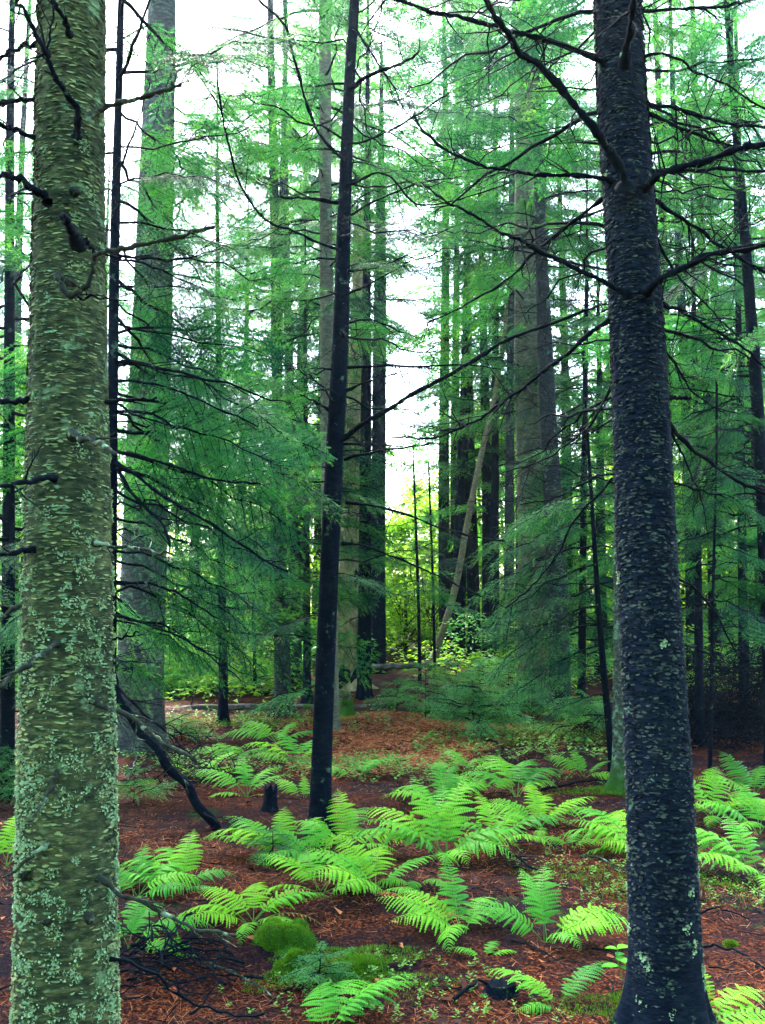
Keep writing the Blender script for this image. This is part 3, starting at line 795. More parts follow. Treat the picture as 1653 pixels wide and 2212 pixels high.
# --- the dark scaly trunk across from it
T2 = Tree('spruce_tree', 'dark slate scaly-barked trunk with many bare side branches, its foot in the needles', [(1334, 0, 3.7, 104), (1350, 300, 3.7, 108), (1370, 600, 3.7, 113), (1385, 900, 3.7, 120), (1400, 1250, 3.7, 126), (1424, 1700, 3.7, 136), (1442, 2175, 3.7, 148)], M['bark_right'], 12, H=12, sides=96, seg=0.015, rough=0.05, flare=0.28)
T2.scales(2600, 0.05, 4.6, (.028, .060), (.012, .028), (.003, .008), M['bark_right'])
T2.scales(20000, 0.05, 4.6, (.006, .028), (.003, .012), (.002, .008), M['flake_right'])
def foot_bias(z, th, rng): return rng.random(len(z)) < np.clip(0.02 + 0.6 * (0.75 - z) / 0.7, 0.015, 0.7)
T2.lichen(420, 22, 0.03, 4.0, 0.0075, 0.011, foot_bias)
B2 = [
 ([(1352, 402), (1342, 368), (1308, 313), (1287, 279), (1243, 225), (1202, 177), (1158, 136), (1124, 116), (1110, 92), (1090, 61), (1065, 25), (1040, -20)], 20, 10, 3.55, 3.0, 14, .5),
 ([(1305, 135), (1281, 126), (1226, 99), (1144, 78), (1099, 67), (1067, 55), (982, 37), (915, 20), (848, 0), (800, -20)], 14, 7, 3.65, 3.3, 14, .5),
 ([(1350, 140), (1359, 95), (1366, 48), (1371, 0), (1374, -40)], 18, 12, 3.54, 3.2, 5, .6),
 ([(1395, 398), (1414, 381), (1465, 364), (1533, 341), (1601, 320), (1653, 310), (1720, 302)], 20, 14, 3.6, 3.3, 10, .5),
 ([(1405, 372), (1465, 370), (1533, 368), (1653, 368), (1720, 372)], 11, 7, 3.75, 4.0, 10, .3),
 ([(1325, 392), (1294, 387), (1243, 378), (1192, 380), (1141, 376), (1090, 368), (1033, 353), (959, 326), (915, 286), (892, 252)], 12, 4, 3.65, 3.5, 16, .5),
 ([(1390, 634), (1410, 616), (1431, 599), (1499, 565), (1567, 542), (1653, 525), (1720, 515)], 20, 13, 3.58, 3.3, 10, .6),
 ([(1354, 632), (1328, 620), (1294, 603), (1236, 576), (1175, 548), (1127, 518), (1090, 504), (1033, 471), (966, 434), (912, 397)], 13, 4, 3.6, 3.5, 14, .6),
 ([(1417, 433), (1465, 463), (1516, 497), (1567, 535), (1653, 586), (1700, 610)], 10, 6, 3.75, 4.1, 14, .2),
 ([(1397, 225), (1448, 232), (1516, 252), (1584, 266), (1653, 276), (1700, 282)], 10, 6, 3.7, 3.9, 12, .3),
 ([(1397, 242), (1465, 269), (1533, 300), (1618, 317), (1680, 325)], 9, 4, 3.75, 4.2, 12, .2),
 ([(1380, 22), (1448, 19), (1533, 15), (1600, 5)], 9, 6, 3.7, 3.8, 8, .2),
 ([(1383, 119), (1451, 121), (1499, 153), (1567, 184), (1653, 238)], 7, 4, 3.75, 4.0, 10, .2),
 ([(1311, 422), (1260, 460), (1209, 501), (1158, 545), (1090, 606), (1010, 655), (925, 700)], 10, 4, 3.75, 4.2, 14, .2),
 ([(1318, 691), (1287, 712), (1226, 767), (1172, 808), (1131, 839), (1099, 861), (1050, 898), (999, 925), (932, 945), (848, 947)], 11, 4, 3.7, 4.0, 14, .3),
 ([(1431, 657), (1465, 668), (1516, 698), (1584, 736), (1653, 790)], 10, 5, 3.75, 4.0, 12, .2),
 ([(1424, 528), (1468, 593), (1516, 647), (1567, 698), (1610, 740)], 6, 3, 3.75, 4.1, 10, .2),
 ([(1434, 744), (1465, 795), (1516, 863), (1600, 897)], 6, 3, 3.75, 4.1, 12, .2),
 ([(1444, 917), (1482, 958), (1533, 999), (1601, 1043), (1653, 1067), (1700, 1090)], 11, 6, 3.72, 4.2, 14, .3),
 ([(1448, 930), (1482, 1000), (1516, 1080), (1530, 1160)], 5, 2.5, 3.75, 4.0, 8, 0),
 ([(1451, 1043), (1499, 1057), (1567, 1074)], 6, 4, 3.72, 3.8, 6, .2),
 ([(1325, 822), (1281, 911), (1243, 945), (1175, 992), (1090, 1020)], 6, 3, 3.75, 4.2, 12, .1),
 ([(1328, 1023), (1294, 1030), (1243, 1054), (1192, 1081), (1124, 1088)], 5, 3, 3.75, 4.1, 10, .1),
 ([(1322, 1033), (1281, 1077), (1233, 1135), (1199, 1203), (1141, 1272), (1090, 1312)], 6, 3, 3.75, 4.2, 10, .1),
 ([(1440, 856), (1465, 857), (1490, 859)], 10, 8, 3.68, 3.7, 0, .3),
 ([(1460, 1245), (1520, 1290), (1570, 1370), (1600, 1430)], 6, 3, 3.75, 4.1, 8, .2),
 ([(1462, 1388), (1510, 1402), (1570, 1440)], 5, 3, 3.75, 4.0, 5, .2),
]
for pts, w0, w1, d0, d1, tw, kn in B2: T2.limb(pts, w0, w1, d0, d1, 'twig', int(tw * 1.6), .22, knot=kn * 1.8)
T2.dead(10, 2.2, 4.6, 0.6, 1.2, az=60, spread=80)
T2.dead(6, 2.2, 4.4, 0.6, 1.2, az=150, spread=50)
T2.boughs(10, 6.0, 11.5, 1.5, 0.7)

# --- the slim dark trunk in the middle
T3 = Tree('hemlock_tree', 'slim dark bare trunk standing among ferns at the middle of the picture', [(766, 0, 6.7, 22), (758, 120, 6.7, 24), (745, 420, 6.7, 29), (735, 750, 6.7, 36), (717, 1100, 6.7, 39), (701, 1500, 6.7, 42), (690, 1800, 6.7, 45)], M['bark_dark'], 13, H=10.5, sides=32, seg=0.03, rough=0.06, flare=.5)
B3 = [
 ([(757, 190), (787, 168), (841, 145), (872, 135), (905, 110)], 10, 5, 6.6, 6.2, 8),
 ([(745, 345), (727, 333), (690, 289), (663, 226), (649, 175), (632, 118), (612, 50), (558, 0), (530, -30)], 7, 5, 6.6, 6.0, 10),
 ([(735, 540), (680, 520), (629, 498), (589, 485), (552, 454), (528, 417), (505, 357), (481, 256), (468, 178)], 6, 4, 6.6, 5.8, 10),
 ([(730, 438), (680, 429), (602, 426)], 9, 5, 6.6, 6.4, 3),
 ([(742, 948), (780, 921), (831, 891), (888, 854), (972, 810), (1050, 763), (1099, 733), (1192, 702), (1260, 674), (1312, 655)], 12, 5, 6.6, 6.0, 16),
 ([(744, 794), (831, 787), (882, 791), (996, 786), (1080, 795)], 7, 3, 6.7, 6.8, 10),
 ([(747, 844), (808, 817), (834, 799)], 6, 3, 6.6, 6.4, 3),
 ([(740, 959), (814, 961), (871, 966)], 6, 3, 6.7, 6.8, 6),
 ([(744, 993), (814, 976), (882, 967), (956, 957)], 6, 3, 6.6, 6.3, 8),
 ([(747, 1085), (814, 1094), (882, 1114), (966, 1144), (1023, 1159), (1090, 1170)], 6, 3, 6.6, 6.3, 10),
 ([(740, 1174), (781, 1176), (831, 1195), (898, 1222), (966, 1252), (1040, 1290)], 6, 3, 6.6, 6.2, 8),
 ([(713, 888), (680, 868), (646, 851)], 7, 3, 6.7, 6.6, 4),
 ([(740, 640), (820, 600), (890, 560)], 5, 3, 6.6, 6.4, 8),
 ([(738, 700), (800, 690), (870, 720)], 5, 3, 6.7, 6.9, 8),
 ([(752, 310), (800, 300), (880, 260), (960, 205)], 6, 3, 6.6, 6.3, 10),
 ([(748, 400), (830, 375), (900, 440), (990, 430), (1100, 395)], 6, 3, 6.6, 6.2, 10),
 ([(745, 470), (800, 440), (890, 400), (1000, 380)], 6, 3, 6.7, 7.0, 10),
 ([(764, 60), (800, 110), (850, 190), (880, 250)], 6, 3, 6.6, 6.4, 10),
]
for pts, w0, w1, d0, d1, tw in B3: T3.limb(pts, w0, w1, d0, d1, 'twig', tw, .28, knot=.3)
T3.dead(30, 1.8, 6.4, 0.5, 1.3)
for y, az, l, p in ((800, 200, .9, -14), (840, 175, .7, -12), (1040, 190, .8, -18), (1240, 330, .45, -10), (1060, 10, .45, -15), (1330, 215, .6, -12), (1480, 200, .55, -14), (560, 180, .9, -5), (580, 320, .6, -5), (330, 190, .8, 0), (350, 20, .7, 0), (180, 170, .9, 0), (640, 220, .7, -8)):
    z = at(735, y, 6.7).z; T3.side(BOUGHS, BOUGH_LEN, 'bough', z, az, l, p, 10)
T3.boughs(7, 5.8, 10, 1.0, .6)

# --- the thin dark trunk behind the lichened one, its sprays filling the space up to the middle
T4 = Tree('hemlock_tree', 'thin near-black trunk rising just behind the lichen covered fir, with drooping green sprays', [(262, 0, 5.6, 15), (254, 300, 5.6, 18), (247, 600, 5.6, 22), (243, 1000, 5.6, 22), (240, 1500, 5.6, 23), (238, 1890, 5.6, 26)], M['bark_dark'], 14, H=9, sides=20, seg=0.04)
for y, az, l, p in ((620, 350, .7, -5), (700, 5, .95, -10), (745, 20, 1.0, -16), (790, 345, 1.05, -12), (850, 8, 1.2, -14), (890, 335, 1.1, -18), (930, 15, 1.3, -12), (975, 355, 1.15, -18), (1010, 30, 1.2, -20), (1060, 340, 1.0, -22), (1120, 10, .9, -22), (1190, 350, .9, -18), (1260, 20, .9, -20), (1340, 345, .7, -15),
                    (560, 40, .9, -5), (480, 20, .8, 0), (400, 335, .7, 0), (660, 150, .8, -8), (780, 190, .8, -10), (880, 170, .9, -14), (980, 200, .8, -14), (1100, 180, .9, -20), (1240, 170, .8, -16), (330, 180, .7, 0), (500, 200, .8, 0), (240, 65, 1.0, -4), (340, 80, 1.1, -4), (430, 70, 1.2, -6), (520, 85, 1.1, -8), (600, 65, 1.2, -10), (680, 80, 1.2, -12), (760, 70, 1.2, -12), (880, 75, 1.2, -14)):
    z = at(245, y, 5.6).z; T4.side(BOUGHS, BOUGH_LEN, 'bough', z, az, l * 1.08, p, T4.rng.normal(0, 25)); T4.rng.random() < .12 and T4.side(BOUGHS, BOUGH_LEN, 'bough', z - .06, az + 22, l * 1.05, p - 6, T4.rng.normal(0, 25))
for pts, w0, w1 in (([(250, 975), (300, 985), (380, 1010), (460, 1035), (560, 1045)], 8, 4), ([(252, 1000), (310, 1040), (370, 1085), (450, 1130), (540, 1190), (620, 1240)], 9, 4), ([(252, 1010), (290, 1070), (350, 1130), (370, 1180)], 9, 5), ([(247, 1255), (330, 1262), (400, 1290), (470, 1340)], 7, 3), ([(247, 1330), (320, 1350), (420, 1395), (520, 1470)], 6, 3), ([(247, 820), (330, 828), (420, 860), (560, 920)], 7, 3), ([(250, 1480), (300, 1530), (370, 1590), (420, 1640)], 6, 3), ([(240, 860), (300, 900), (420, 930)], 6, 3)):
    T4.limb(pts, w0, w1, 5.5, 5.2, 'twig', 12, .25)
T4.dead(16, 0.9, 4.8, .6, 1.3, az=-10, spread=70)
T4.boughs(15, 4.8, 8.6, 1.3, .6)

# ------------------------------------------------------------------ trees in the middle distance
def mid(name, label, pts, mat, seed, H, sides=20, seg=0.10, **k):
    return Tree(name, label, pts, M[mat], seed, H=H, sides=sides, seg=seg, **k)

t = mid('fir_tree', 'massive grey trunk behind the lichen covered fir, half hidden by drooping sprays', [(350, 30, 11, 62), (338, 400, 11, 76), (322, 900, 11, 90), (306, 1400, 11, 98), (302, 1600, 11, 104)], 'bark_grey', 21, 15, sides=40, seg=.05)
t.dead(14, 1.2, 7, .5, 1.3); t.boughs(12, 3.0, 8, 1.2, 1.6, az=0, spread=60); t.boughs(8, 8, 14, 1.4, .9)
t = mid('fir_tree', 'straight pale-barked trunk close behind the slim middle trunk', [(702, 0, 12, 26), (704, 400, 12, 28), (708, 850, 12, 31), (715, 1575, 12, 36)], 'bark_pale', 22, 15)
t.dead(24, 2.0, 8, .6, 1.3); t.boughs(20, 5.0, 9.6, 1.2, 1.7); t.boughs(7, 9.6, 14.5, 1.4, .8)
t = mid('hemlock_tree', 'grey straight trunk rising from the long fallen log', [(586, 150, 14.3, 17), (592, 400, 14.3, 21), (600, 900, 14.3, 25), (612, 1530, 14.3, 37)], 'bark_mid', 23, 14)
t.boughs(12, 4.2, 8.5, 1.5, 2.0); t.boughs(8, 1.8, 4.2, .9, 1.3); t.boughs(7, 8.5, 13.5, 1.4, .7); t.dead(18, 1.2, 7, .6, 1.3)
t = mid('hemlock_tree', 'narrow grey trunk close beside the one on the log, set farther back', [(620, 600, 18, 17), (630, 1000, 18, 22), (640, 1480, 18, 28)], 'bark_mid', 24, 14)
t.boughs(14, 3.5, 10, 1.6, 1.6); t.dead(10, 1.2, 6, .6, 1.3)
t = mid('dead_tree', 'decayed pale yellow snag with peeling wood and a blackened foot', [(776, 480, 18, 24), (772, 700, 18, 30), (765, 1000, 18, 44), (758, 1300, 18, 56), (756, 1490, 18, 66)], 'snag', 25, None, sides=36, seg=.06, rough=.12, broken=True)
t.dead(12, 3.5, 8, .4, 1.0)
# dark rotten hollows and loose plates of bark on the snag
for (x, y, w, h) in ((777, 1380, 13, 80), (770, 1250, 9, 40), (745, 1460, 26, 50), (772, 1465, 30, 44), (760, 1180, 8, 26), (785, 1300, 7, 60)):
    c = at(x, y, 18); Y = 18.0; rr = w * .5 * Y / F_PX; hh = h * .5 * Y / F_PX
    cc = t.at_z(c.z); dx = max(-.9, min(.9, (c.x - cc[0]) / cc[3]))
    mb = MB(); th = np.linspace(0, 2 * math.pi, 14, endpoint=False)
    zz = c.z + hh * np.sin(th) * (1 + .2 * np.cos(3 * th)); xx = c.x + rr * np.cos(th) * (1 + .25 * np.sin(2 * th))
    fr = []
    for s, off in ((1.0, .02), (.75, .045)):
        zs = c.z + (zz - c.z) * s; xs = c.x + (xx - c.x) * s
        R = np.array([t.at_z(a) for a in zs]); u = np.clip((xs - R[:, 0]) / R[:, 3], -.97, .97)
        fr.append(np.stack([R[:, 0] + u * (R[:, 3] + off), R[:, 1] - np.sqrt(1 - u * u) * (R[:, 3] + off), zs], -1))
    V = np.vstack([fr[0], fr[1], fr[1].mean(0)]) - np.array(t.foot)
    k = np.arange(14); k2 = (k + 1) % 14
    mb.add(V, np.concatenate([np.stack([k, k2, k2 + 14], -1), np.stack([k, k2 + 14, k + 14], -1), np.stack([k + 14, k2 + 14, np.full(14, 28)], -1)]))
    link('bark_plate', mb.mesh('bark_plate', [M['bark_dark']]), t.root)
t = mid('spruce_tree', 'dark trunk standing hard against the pale snag', [(792, 700, 16, 20), (790, 1000, 16, 25), (787, 1505, 16, 31)], 'bark_dark', 26, 13)
t.dead(26, 1.0, 6.5, .5, 1.2); t.boughs(18, 5.2, 12.5, 1.6, 1.2)
t = mid('spruce_tree', 'dark trunk beside the bright gap, behind the end of the raised log', [(822, 560, 22, 26), (818, 1000, 22, 31), (815, 1455, 22, 36)], 'bark_dark', 27, 15)
t.dead(20, 2, 8, .6, 1.2); t.boughs(6, 4.0, 7, .8, 1.1, az=180, spread=60); t.boughs(14, 8.5, 15, 1.4, .7)
t = mid('maple_tree', 'pale slender trunk curving up from the raised log and leaning away', [(1098, 640, 21, 9), (1088, 740, 21, 10), (1068, 860, 21, 12), (1036, 1000, 21, 13), (1010, 1130, 21, 14), (984, 1270, 21, 15), (950, 1385, 21, 16), (932, 1442, 21, 17)], 'bark_tan', 28, 11, sides=14)
t.dead(6, 4, 8, .6, 1.4)
t = mid('spruce_tree', 'blackish trunk behind the curving pale trunk', [(1004, 850, 24, 20), (996, 1100, 24, 27), (988, 1430, 24, 34)], 'bark_dark', 29, 14)
t.boughs(16, 4.2, 13, 1.9, 1.0); t.dead(8, 1, 4, .6, 1.2)
t = mid('spruce_tree', 'dark trunk just beyond the curving pale trunk, next to its black neighbour', [(1016, 900, 25, 16), (1020, 1150, 25, 22), (1024, 1420, 25, 28)], 'bark_dark', 30, 13)
t.boughs(14, 3.8, 12, 1.7, .9)
t = mid('spruce_tree', 'narrow dark trunk between the curving pale trunk and the stout pale one', [(1070, 350, 23, 12), (1070, 900, 23, 16), (1068, 1420, 23, 22)], 'bark_dark', 31, 15)
t.boughs(16, 4.5, 14, 1.8, 1.0); t.dead(10, 1, 5, .6, 1.2)
t = mid('spruce_tree', 'narrow grey trunk at the edge of the stout pale trunk', [(1106, 400, 21, 14), (1102, 900, 21, 18), (1098, 1440, 21, 24)], 'bark_mid', 32, 15)
t.dead(12, 2, 6, .6, 1.2); t.boughs(14, 6, 14, 1.6, .8)
t = mid('fir_tree', 'stout pale grey trunk between the leaning pale trunk and the scaly one', [(1138, 60, 16, 46), (1143, 400, 16, 62), (1148, 800, 16, 74), (1158, 1120, 16, 82), (1164, 1510, 16, 92)], 'bark_pale', 33, 18, sides=32, seg=.06)
t.dead(26, 2, 9, .6, 1.5); t.boughs(9, 2.2, 7.5, 1.3, 1.6, az=270, spread=100); t.boughs(20, 7.5, 13, 2.0, 1.6); t.boughs(8, 13, 17, 1.6, .9)
t = mid('fir_tree', 'dark trunk in front of the stout pale trunk, standing at the log', [(1168, 500, 13.8, 26), (1182, 850, 13.8, 36), (1198, 1150, 13.8, 41), (1213, 1540, 13.8, 46)], 'bark_mid', 34, 14, sides=28, seg=.06)
t.dead(22, 1.2, 7, .6, 1.3); t.boughs(16, 6.5, 11, 1.6, 1.3); t.boughs(6, 11, 13.5, 1.2, .6)
t = mid('hemlock_tree', 'very thin dark leaning stem with layered green sprays beside the scaly trunk', [(1262, 820, 9.6, 5), (1277, 1060, 9.6, 8), (1296, 1350, 9.6, 13), (1322, 1640, 9.6, 16)], 'bark_dark', 35, 4.2, sides=12, seg=.08)
for y, az, l, p in ((1070, 185, 1.0, -14), (1100, 160, .9, -10), (1130, 200, 1.2, -16), (1180, 175, 1.3, -18), (1220, 195, 1.2, -20), (1265, 165, 1.3, -20), (1310, 190, 1.25, -18), (1350, 180, 1.2, -14), (1395, 200, 1.1, -16), (1180, 330, .8, -16), (1260, 20, .9, -18), (1340, 350, .8, -15), (1440, 170, .9, -12), (1010, 10, .8, -10), (960, 180, .8, -8), (1500, 190, .7, -14), (1460, 350, .7, -14)):
    z = at(1290, y, 9.6).z; t.side(BOUGHS, BOUGH_LEN, 'bough', z, az, l, p, t.rng.normal(0, 12))
t.dead(8, .3, 1.6, .5, 1.0, az=180, spread=50)
t = mid('fir_tree', 'mossy-footed trunk half hidden behind the dark scaly trunk', [(1352, 600, 8.5, 40), (1350, 1000, 8.5, 44), (1350, 1400, 8.5, 48), (1352, 1690, 8.5, 54)], 'bark_moss', 36, 12, sides=36, seg=.04, flare=.5)
t.scales(2500, 0.1, 4.4, (.02, .05), (.012, .024), (.004, .012), M['bark_moss'])
t.dead(18, 1.5, 6, .7, 1.5); t.boughs(20, 5.5, 11.5, 1.6, .8)
t = mid('spruce_tree', 'leaning dark trunk near the edge beyond the scaly trunk, crossed by bare twigs', [(1572, 40, 9, 13), (1585, 220, 9, 16), (1602, 420, 9, 20), (1624, 700, 9, 25), (1644, 1000, 9, 28), (1660, 1350, 9, 32), (1672, 1660, 9, 36)], 'bark_dark', 37, 9, sides=18)
t.dead(26, 1.2, 6.5, .7, 1.6, az=180, spread=80); t.boughs(10, 2.2, 4.2, 1.0, 1.3, az=180, spread=70); t.boughs(12, 4.6, 8.5, 1.4, .8)
t = mid('spruce_tree', 'thin dark stem between the scaly trunk and the brush bank', [(1548, 1000, 8.5, 5), (1540, 1300, 8.5, 7), (1532, 1700, 8.5, 9)], 'bark_dark', 38, 3.6, sides=10, seg=.08)
t.boughs(9, 1.3, 3.4, .9, .5, pitch=(-22, -5)); t.dead(6, .5, 1.6, .5, .9)
t = mid('hemlock_tree', 'sombre hemlock with low dark sprays beside the scaly trunk', [(1500, 700, 11, 10), (1506, 1100, 11, 15), (1512, 1600, 11, 21)], 'bark_dark', 39, 7.5, sides=14)
t.boughs(14, 2.3, 5.5, 1.4, 1.0, pitch=(-20, 4)); t.boughs(8, 5.5, 7.3, .9, .4)
t = mid('hemlock_tree', 'upright dark trunk with bare lower twigs above the brush bank', [(1600, 900, 14, 16), (1604, 1200, 14, 19), (1608, 1520, 14, 24)], 'bark_dark', 40, 11)
t.boughs(16, 3.0, 7.0, 1.7, 1.4, pitch=(-20, 4)); t.boughs(10, 7, 10.6, 1.2, .6); t.dead(8, 1, 3, .6, 1.2)
t = mid('hemlock_tree', 'dark fir with hanging sprays beyond the lichen covered trunk, at the picture\'s edge', [(22, 300, 8, 18), (20, 900, 8, 24), (16, 1690, 8, 32)], 'bark_dark', 41, 9, sides=16)
t.boughs(26, 1.0, 5.2, 1.5, 1.2, pitch=(-22, 4)); t.dead(14, .6, 3, .6, 1.3); t.boughs(8, 5.2, 8.6, 1.1, .6)
t = mid('hemlock_tree', 'bushy hemlock filling the gap between the massive trunk and the log', [(470, 500, 13, 9), (476, 1000, 13, 14), (484, 1560, 13, 20)], 'bark_dark', 42, 9.5, sides=14)
t.boughs(19, 1.1, 5.2, 1.6, 1.2, pitch=(-24, 4)); t.boughs(14, 5.2, 9.2, 1.3, .5)
t = mid('hemlock_tree', 'hemlock with open sprays just behind the slim middle trunk', [(660, 800, 15.5, 9), (662, 1100, 15.5, 13), (664, 1510, 15.5, 18)], 'bark_dark', 43, 8, sides=14)
t.boughs(24, 1.6, 5.0, 1.5, 1.1, pitch=(-22, 4)); t.boughs(10, 5.0, 7.7, 1.1, .5)
t = mid('hemlock_tree', 'hemlock with sprays down to the ground behind the thin leaning stem', [(1268, 600, 15, 9), (1262, 1000, 15, 13), (1256, 1520, 15, 19)], 'bark_dark', 44, 9, sides=14)
t.boughs(28, 1.0, 5.6, 1.7, 1.2, pitch=(-22, 4)); t.boughs(10, 5.6, 8.7, 1.1, .5)
for k, (x, y, d, w, h, lab) in enumerate((
    (908, 1485, 18.5, 8, 4.6, 'thin dark sapling stem in front of the raised log, nearer the snag'),
    (940, 1470, 19.5, 7, 4.2, 'thin dark sapling stem by the foot of the curving pale trunk'),
    (490, 1500, 16.5, 8, 3.4, 'thin bare sapling stem before the bushy hemlock'),
    (552, 1500, 17, 8, 3.8, 'thin bare sapling stem nearer the trunk on the log'))):
    t = mid('sapling', lab, [(x - 14, y - 470, d, w * .55), (x - 5, y - 220, d, w * .8), (x, y, d, w)], 'bark_dark', 60 + k, h, sides=8, seg=.12)
    t.boughs(9, h * .35, h * .95, .9, .4, pitch=(-20, 5)); t.dead(5, .5, h * .4, .4, .8)

# ------------------------------------------------------------------ trees farther back
def far_tree(x, Y, k, sc, label, w=.3, mat='bark_dark'):
    p = at(x, 1290, Y)
    foot = Vector((p.x, p.y, gz(p.x, p.y)))
    root = thing('conifer_tree', label, 'tree', foot, 'conifers standing farther back')
    H = CROWN_H[k] * sc
    n = 12
    z = np.linspace(-.2, H * .98, n)
    rng = np.random.default_rng(int(x * 7 + Y) + 5000)
    P = np.stack([np.sin(z * .3 + x) * .06, np.cos(z * .25 + x) * .06, z], -1)
    v, t_ = tube(P, (w * .5) * (1 - z.clip(0) / H * .93), 10)
    mb = MB(); mb.add(v, t_)
    link('trunk', mb.mesh('trunk', [M[mat]]), root)
    link('crown', CROWNS[k], root, mat4=Matrix.Rotation(rng.uniform(0, 6.28), 4, 'Z') @ Matrix.Scale(sc, 4))
    return root
FAR = [
 (-60, 17, 3, .95, 'dense fir partly cut off by the picture edge beside the lichen covered trunk'),
 (60, 24, 1, 1.0, 'tall fir seen just past the lichen covered trunk, on its outer side'),
 (215, 26, 0, .9, 'far fir hidden mostly by the lichen covered trunk'),
 (425, 20, 3, .85, 'young dense fir beyond the massive grey trunk'),
 (520, 23, 1, .85, 'mid-height fir between the massive trunk and the trunk on the log'),
 (650, 25, 2, .95, 'fir with raised crown between the log trunk and the slim middle trunk'),
 (745, 24, 2, 1.05, 'fir rising straight behind the slim middle trunk'),
 (990, 26, 2, 1.0, 'fir with raised crown over the curving pale trunk'),
 (1050, 24, 0, 1.1, 'tall fir just beyond the narrow dark trunk'),
 (1130, 22, 2, 1.1, 'fir with raised crown behind the stout pale trunk'),
 (1225, 25, 0, 1.1, 'tall fir between the stout pale trunk and the scaly trunk'),
 (1300, 21, 3, 1.1, 'dense young fir straight behind the thin leaning stem'),
 (1395, 24, 0, 1.15, 'tall fir hidden mostly by the scaly trunk'),
 (1490, 20, 2, 1.0, 'open fir just past the scaly trunk'),
 (1565, 25, 0, 1.15, 'tall fir between the scaly trunk and the leaning dark trunk'),
 (1650, 19, 3, 1.15, 'dense fir at the edge behind the leaning dark trunk'),
 (1730, 24, 1, 1.1, 'fir whose boughs reach in from the edge by the brush bank'),
 (705, 24.5, 4, 1.0, 'very tall fir behind the pale-barked trunk, only its raised crown showing'),
 (600, 22, 4, .95, 'very tall fir whose crown spreads over the trunk on the log'),
 (1020, 25, 4, 1.0, 'very tall fir behind the two black trunks past the curving pale one'),
 (1190, 23, 4, 1.05, 'very tall fir over the stout pale trunk'),
 (1450, 22, 4, 1.0, 'very tall fir with crown beside the scaly trunk, outer side'),
 (1540, 22, 4, 1.05, 'very tall fir above the leaning dark trunk'),
 (1630, 24, 4, 1.0, 'very tall fir filling the top corner beyond the scaly trunk'),
 (20, 22, 4, .9, 'very tall fir at the edge beyond the lichen covered trunk'),
 (965, 25.5, 5, 1.0, 'very tall thin fir whose high crown closes the top of the bright gap'),
 (690, 28, 5, 1.0, 'very tall thin fir with its high crown above the pale-barked trunk'),
 (-150, 25, 0, 1.1, 'fir whose boughs reach in from the edge beyond the lichen covered trunk'),
]
for x, Y, k, sc, lab in FAR: far_tree(x, Y, k, sc, lab, .24 + .012 * (Y - 15))

def leafy_tree(x, Y, k, sc, label):
    p = at(x, 1290, Y)
    foot = Vector((p.x, p.y, gz(p.x, p.y)))
    root = thing('broadleaf_tree', label, 'tree', foot, 'yellow-green broadleaf trees lit behind the conifers')
    H = LEAFY_H[k] * sc
    z = np.linspace(-.2, H * .9, 10)
    P = np.stack([np.sin(z * .6 + x) * .12, np.cos(z * .5 + x) * .1, z], -1)
    v, t_ = tube(P, .055 * sc * (1 - z.clip(0) / H) + .008, 8)
    mb = MB(); mb.add(v, t_)
    link('trunk', mb.mesh('trunk', [M['bark_mid']]), root)
    link('crown', LEAFY[k], root, mat4=Matrix.Rotation(x * 1.7, 4, 'Z') @ Matrix.Scale(sc, 4))
LEAF = [
 (30, 19, 0, 1.0, 'yellow-green leafy tree glowing beside the lichen covered trunk'),
 (385 ,30, 1, 1.2, 'leafy shrub behind the massive grey trunk'),
 (470, 30, 0, 1.1, 'bright leafy tree behind the bushy hemlock'),
 (565, 28, 1, 1.0, 'low leafy shrub behind the thin bare sapling stems'),
 (690, 27, 0, 1.0, 'leafy tree seen between the log trunk and the snag'),
 (840, 30, 1, .8, 'low bright leafy shrub beyond the raised log, next to the snag'),
 (900, 34, 0, .9, 'brightest yellow leafy tree at the bottom of the white gap'),
 (930, 29, 1, .9, 'leafy shrub behind the foot of the curving pale trunk'),
 (1045, 29, 0, 1.15, 'leafy tree lit between the dark trunks beyond the curving one'),
 (1110, 35, 2, 1.0, 'tall leafy tree behind the stout pale trunk'),
 (1230, 29, 1, 1.2, 'leafy shrub low behind the thin leaning stem'),
 (1320, 33, 0, 1.2, 'leafy tree peeping past the scaly trunk on its inner side'),
 (1500, 28, 0, 1.3, 'bright yellow leafy tree just past the scaly trunk'),
 (1585, 28, 1, 1.2, 'bright leafy shrub over the brush bank'),
 (1670, 27, 0, 1.1, 'leafy tree at the edge beyond the brush bank'),
]
LEAF += [
 (868, 28, 1, .8, 'low leafy shrub right behind the raised log'),
 (1000, 28, 1, .9, 'small leafy shrub between the curving pale trunk and its black neighbours'),
 (1088, 30, 0, 1.1, 'leafy tree between the narrow dark trunk and the stout pale one'),
 (1470, 26, 1, 1.0, 'small sunlit leafy shrub close past the scaly trunk'),
 (1545, 27, 0, 1.0, 'sunlit leafy tree between the hemlocks beyond the scaly trunk'),
 (1420, 30, 0, 1.1, 'leafy tree showing just beyond the scaly trunk, farther back'),
 (620, 31, 2, .8, 'tall leafy tree behind the pair of log trunks'),
]
for x, Y, k, sc, lab in LEAF: leafy_tree(x, Y, k, sc * 1.2, lab)

